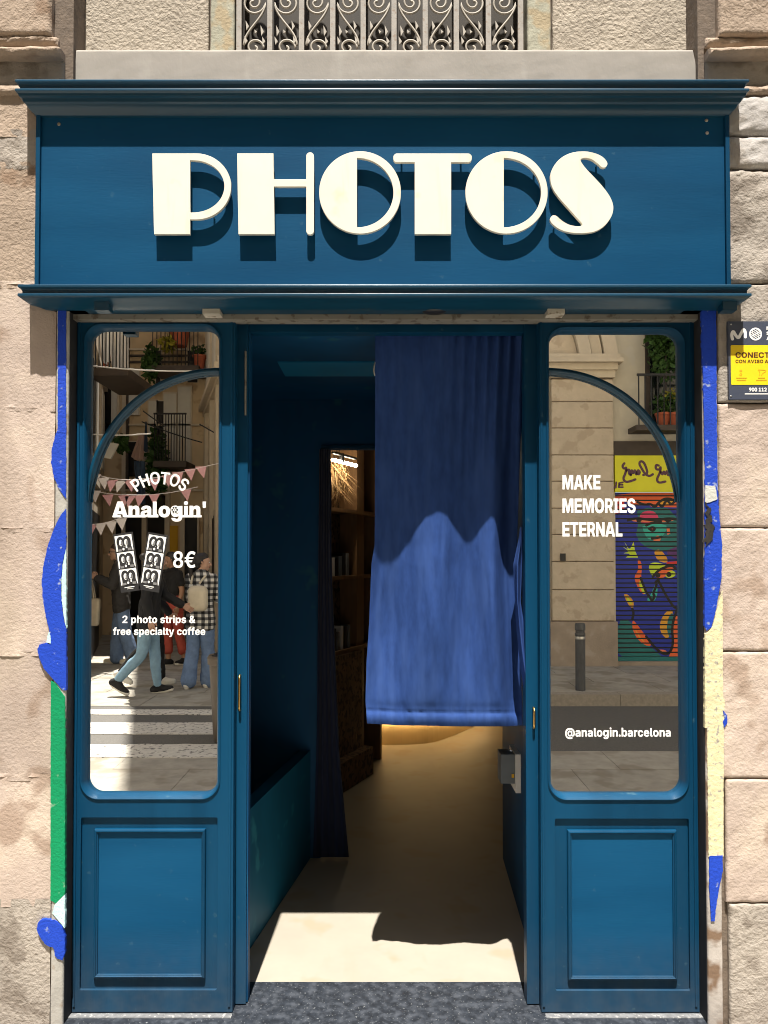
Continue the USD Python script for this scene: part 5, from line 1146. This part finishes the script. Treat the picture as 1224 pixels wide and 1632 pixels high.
    cy, sy = math.cos(yaw), math.sin(yaw)
    minz = min(J[a + n][2] for a in ('to', 'he') for n in 'lr') - .034
    M4 = np.array([[cy * k, -sy * k, 0, pos[0]], [sy * k, cy * k, 0, pos[1]], [0, 0, k, pos[2] - minz * k], [0, 0, 0, 1.]])
    def place_(m): m = m.copy(); m.apply_transform(M4); return m
    t = thing('person', label, 'person', pos)
    t.part('body', place_(body), skin, smooth=True)
    def grow(ch, g, cut=1.): return [[(p, r + g) for p, r in c] for c in ch]
    def lerp_chain(ch, e): (p0, r0), (p1, r1) = ch[-1][0], ch[-1][-1]; return ch[:-1] + [[ch[-1][0], (p0 + (p1 - p0) * e, r0 + (r1 - r0) * e)]]
    for part_, m_ in wear:
        g = .012; ch = []
        if part_ in ('tee', 'shirt', 'jacket', 'long_top', 'crop'):
            g = {'jacket': .022, 'shirt': .020, 'long_top': .022}.get(part_, .012)
            tor = torso[1:] if part_ == 'crop' else torso
            if part_ in ('jacket', 'shirt', 'long_top'): tor = torso + [[(J['hipl'] + V([0, 0, -.06]), .095), (J['hipr'] + V([0, 0, -.06]), .095), (J['waist'], .1)]]
            ch = grow(tor, g)
            for n in 'lr':
                if part_ in ('tee', 'crop'): (p0, r0), (p1, r1) = arms[n][0]; ch += grow([[(p0, r0), (p0 * .45 + p1 * .55, r0 * .95)]], g)
                else: ch += grow(arms[n][:1] + lerp_chain(arms[n][1:], .92), g)
        elif part_ in ('jeans', 'wide', 'slim', 'cropped'):
            g = {'slim': .008, 'wide': .03, 'jeans': .016, 'cropped': .016}[part_]
            ch = grow(torso[:1], .010)
            for n in 'lr':
                e = .62 if part_ == 'cropped' else .97
                (h, rh), (kp, rk) = legs[n][0]; an = J['an' + n]
                if part_ != 'wide': ch += grow(legs[n][1:2] if part_ == 'cropped' else legs[n][1:], .009)
                end = kp + (an - kp) * e; ch += [[(h, rh + .008), (kp, rk + g)], [(kp, rk + g), (end, {'slim': .046, 'wide': .098, 'jeans': .066, 'cropped': .07}[part_])]]
        elif part_ == 'shoes':
            for n in 'lr': ch += grow(feet[n], .010)
            t.part('shoes', place_(soft(hull_chain(ch), .016, 3)), m_, smooth=True)
            so = [[(J['he' + n] + V([0, 0, -.026]), .018), (J['to' + n] * .6 + J['he' + n] * .4 + V([0, 0, -.022]), .020), (J['to' + n] + V([0, 0, -.012]), .018)] for n in 'lr']
            t.part('soles', place_(soft(hull_chain(grow(so, .014)), .016, 2)), 'shoe_white', smooth=True); continue
        t.part({'tee': 'shirt', 'crop': 'shirt', 'long_top': 'top', 'wide': 'trousers', 'slim': 'leggings', 'cropped': 'trousers'}.get(part_, part_), place_(crease(soft(hull_chain(ch), .018, 4), len(label))), m_, smooth=True)
    style, hm = hair
    hc = [[(HT([-.035, 0, .055]), .086), (HT([.012, 0, .078]), .070)], [(HT([-.045, 0, .03]), .080), (HT([-.05, 0, -.02]), .058)], [(HT([-.02, .05, .03]), .040), (HT([-.02, -.05, .03]), .040), (HT([-.03, 0, .07]), .07)]]
    if style == 'bun': hc += [[(HT([-.13, 0, .03]), .045), (HT([-.11, 0, .03]), .045)]]
    if style == 'tail': hc += [[(HT([-.12, 0, .02]), .034), (HT([-.15, .02, -.07]), .030)], [(HT([-.15, .02, -.07]), .030), (HT([-.14, .04, -.20]), .016)]]
    if style == 'long': hc += [[(HT([-.06, .03, .0]), .06), (HT([-.06, -.03, .0]), .06), (HT([-.085, 0, -.2]), .06)]]
    t.part('hair', place_(soft(hull_chain(hc), .018, 4)), hm, smooth=True)
    for s in (-1, 1):
        e = t.part('eye', place_(ellipsoid(HT([.087, s * .030, .018]), (.008, .011, .008), 1)), 'white_plastic', smooth=True)
        e.part('pupil', place_(ellipsoid(HT([.0935, s * .030, .018]), (.004, .006, .006), 1)), 'hair_dark', smooth=True)
    t.part('mouth', place_(ellipsoid(HT([.078, 0, -.046]), (.008, .022, .006), 1)), 'lips', smooth=True)
    return t, (lambda p: (M4 @ np.append(V(p), 1))[:3]), J, HT, place_

def at(u, v, z=0.): x, y = RG(u, v, z); return (x, y, z)
# man with a canvas bag, standing at the left
walk = dict(thighl=4, kneel=6, thighr=-4, kneer=6)
p1, L1, J1, H1, P1 = person('man in charcoal pullover, sunglasses and blue jeans holding a cloth bag', at(193, 1058), math.radians(165), 1.74,
    dict(thighl=8, kneel=6, thighr=-8, kneer=8, arml=20, elbowl=95, fore_inl=18, armr=18, elbowr=98, fore_inr=14, lean=3, head_f=.02), [('wide', 'denim'), ('jacket', 'wear_charcoal'), ('shoes', 'canvas')], ('short', 'hair_brown'), female=False)
p1.part('sunglasses', cat(*[P1(ellipsoid(H1([.094, s * .032, .020]), (.006, .028, .019), 1)) for s in (-1, 1)], P1(tube([H1([.09, -.06, .024]), H1([.097, 0, .024]), H1([.09, .06, .024])], .005, 6)), P1(tube([H1([.09, .064, .024]), H1([-.0, .084, .024])], .005, 6)), P1(tube([H1([.09, -.064, .024]), H1([-.0, -.084, .024])], .005, 6))), 'dark_plastic', smooth=True)
bag = thing('tote_bag', 'cream cloth tote bag hanging from the hands of the man in charcoal', 'bag', L1(J1['hal']))
hp = (L1(J1['hal']) + L1(J1['har'])) / 2 + np.array([-.05, .0, -.02])
gx = np.zeros((14, 14, 3))
bagm = soft(hull_chain([[(hp + [dx, dy, dz], .03) for dx, dz in ((-.13, -.34), (.13, -.34), (-.11, -.68), (.11, -.68)) for dy in (-.02, .02)]]), .04, 4)
bag.part('sack', bagm, 'canvas', smooth=True)
for dy in (-.03, .03): bag.part('strap', tube(chaikin([hp + [-.08, dy, -.33], hp + [-.05, dy, -.12], hp + [0, dy, .0], hp + [.05, dy, -.12], hp + [.08, dy, -.33]], 2, False), .011, 6), 'canvas', smooth=True)
# two walkers one behind the other
p2, L2, J2, H2, P2 = person('woman in loose black top and light blue jeans striding to the right', at(236, 1106), math.radians(-8), 1.66,
    dict(thighl=-9, kneel=34, footl=-40, thighr=9, kneer=4, footr=4, arml=-8, elbowl=20, armr=26, elbowr=34, lean=4, drop=.01), [('slim', 'denim_light'), ('long_top', 'wear_black'), ('shoes', 'wear_black')], ('bun', 'hair_dark'))
p3, L3, J3, H3, P3 = person('walker in black clothes and white trainers half hidden behind the light blue jeans', at(243, 1092), math.radians(-4), 1.62,
    dict(thighl=-16, kneel=26, footl=-30, thighr=10, kneer=6, arml=14, elbowl=25, armr=-16, elbowr=20, lean=4, drop=.03), [('slim', 'wear_black'), ('long_top', 'wear_black'), ('shoes', 'shoe_white')], ('long', 'hair_dark'))
p4, L4, J4, H4, P4 = person('woman in black T-shirt and rust red trousers looking back to the left', at(276, 1060), math.radians(130), 1.62,
    dict(thighl=5, kneel=6, thighr=-6, kneer=8, arml=6, elbowl=14, armr=-4, elbowr=22, turn=38, outl=11, outr=11), [('cropped', 'wear_rust'), ('crop', 'wear_black'), ('shoes', 'wear_black')], ('bun', 'hair_dark'), 'skin_tan')
p5, L5, J5, H5, P5 = person('woman in checked shirt and blue jeans with a canvas backpack seen from behind', at(319, 1095), math.radians(-74), 1.60,
    dict(thighl=6, kneel=6, thighr=-6, kneer=8, arml=16, elbowl=70, armr=14, elbowr=72, fore_inl=10, fore_inr=10, turn=62), [('wide', 'denim'), ('shirt', 'plaid'), ('shoes', 'shoe_white')], ('tail', 'hair_dark'))
bp = thing('backpack', 'round cream canvas backpack on the back of the woman in the checked shirt', 'backpack', L5(J5['chest']))
bk = soft(hull_chain([[(J5['chest'] + np.array([-.17, dy, dz]), .075) for dy in (-.01, .11) for dz in (-.04, -.22)]]), .03, 5)
bp.part('sack', P5(bk), 'canvas', smooth=True)
for s in (-1, 1): bp.part('strap', P5(tube(chaikin([J5['chest'] + np.array([-.15, s * .06, .06]), J5['neck'] + np.array([-.04, s * .10, .005]), J5['neck'] + np.array([.06, s * .10, -.03]), J5['chest'] + np.array([.125, s * .10, -.03]), J5['chest'] + np.array([.05, s * .15, -.14]), J5['chest'] + np.array([-.12, s * .10, -.16])], 2, False), .014, 6)), 'canvas', smooth=True)
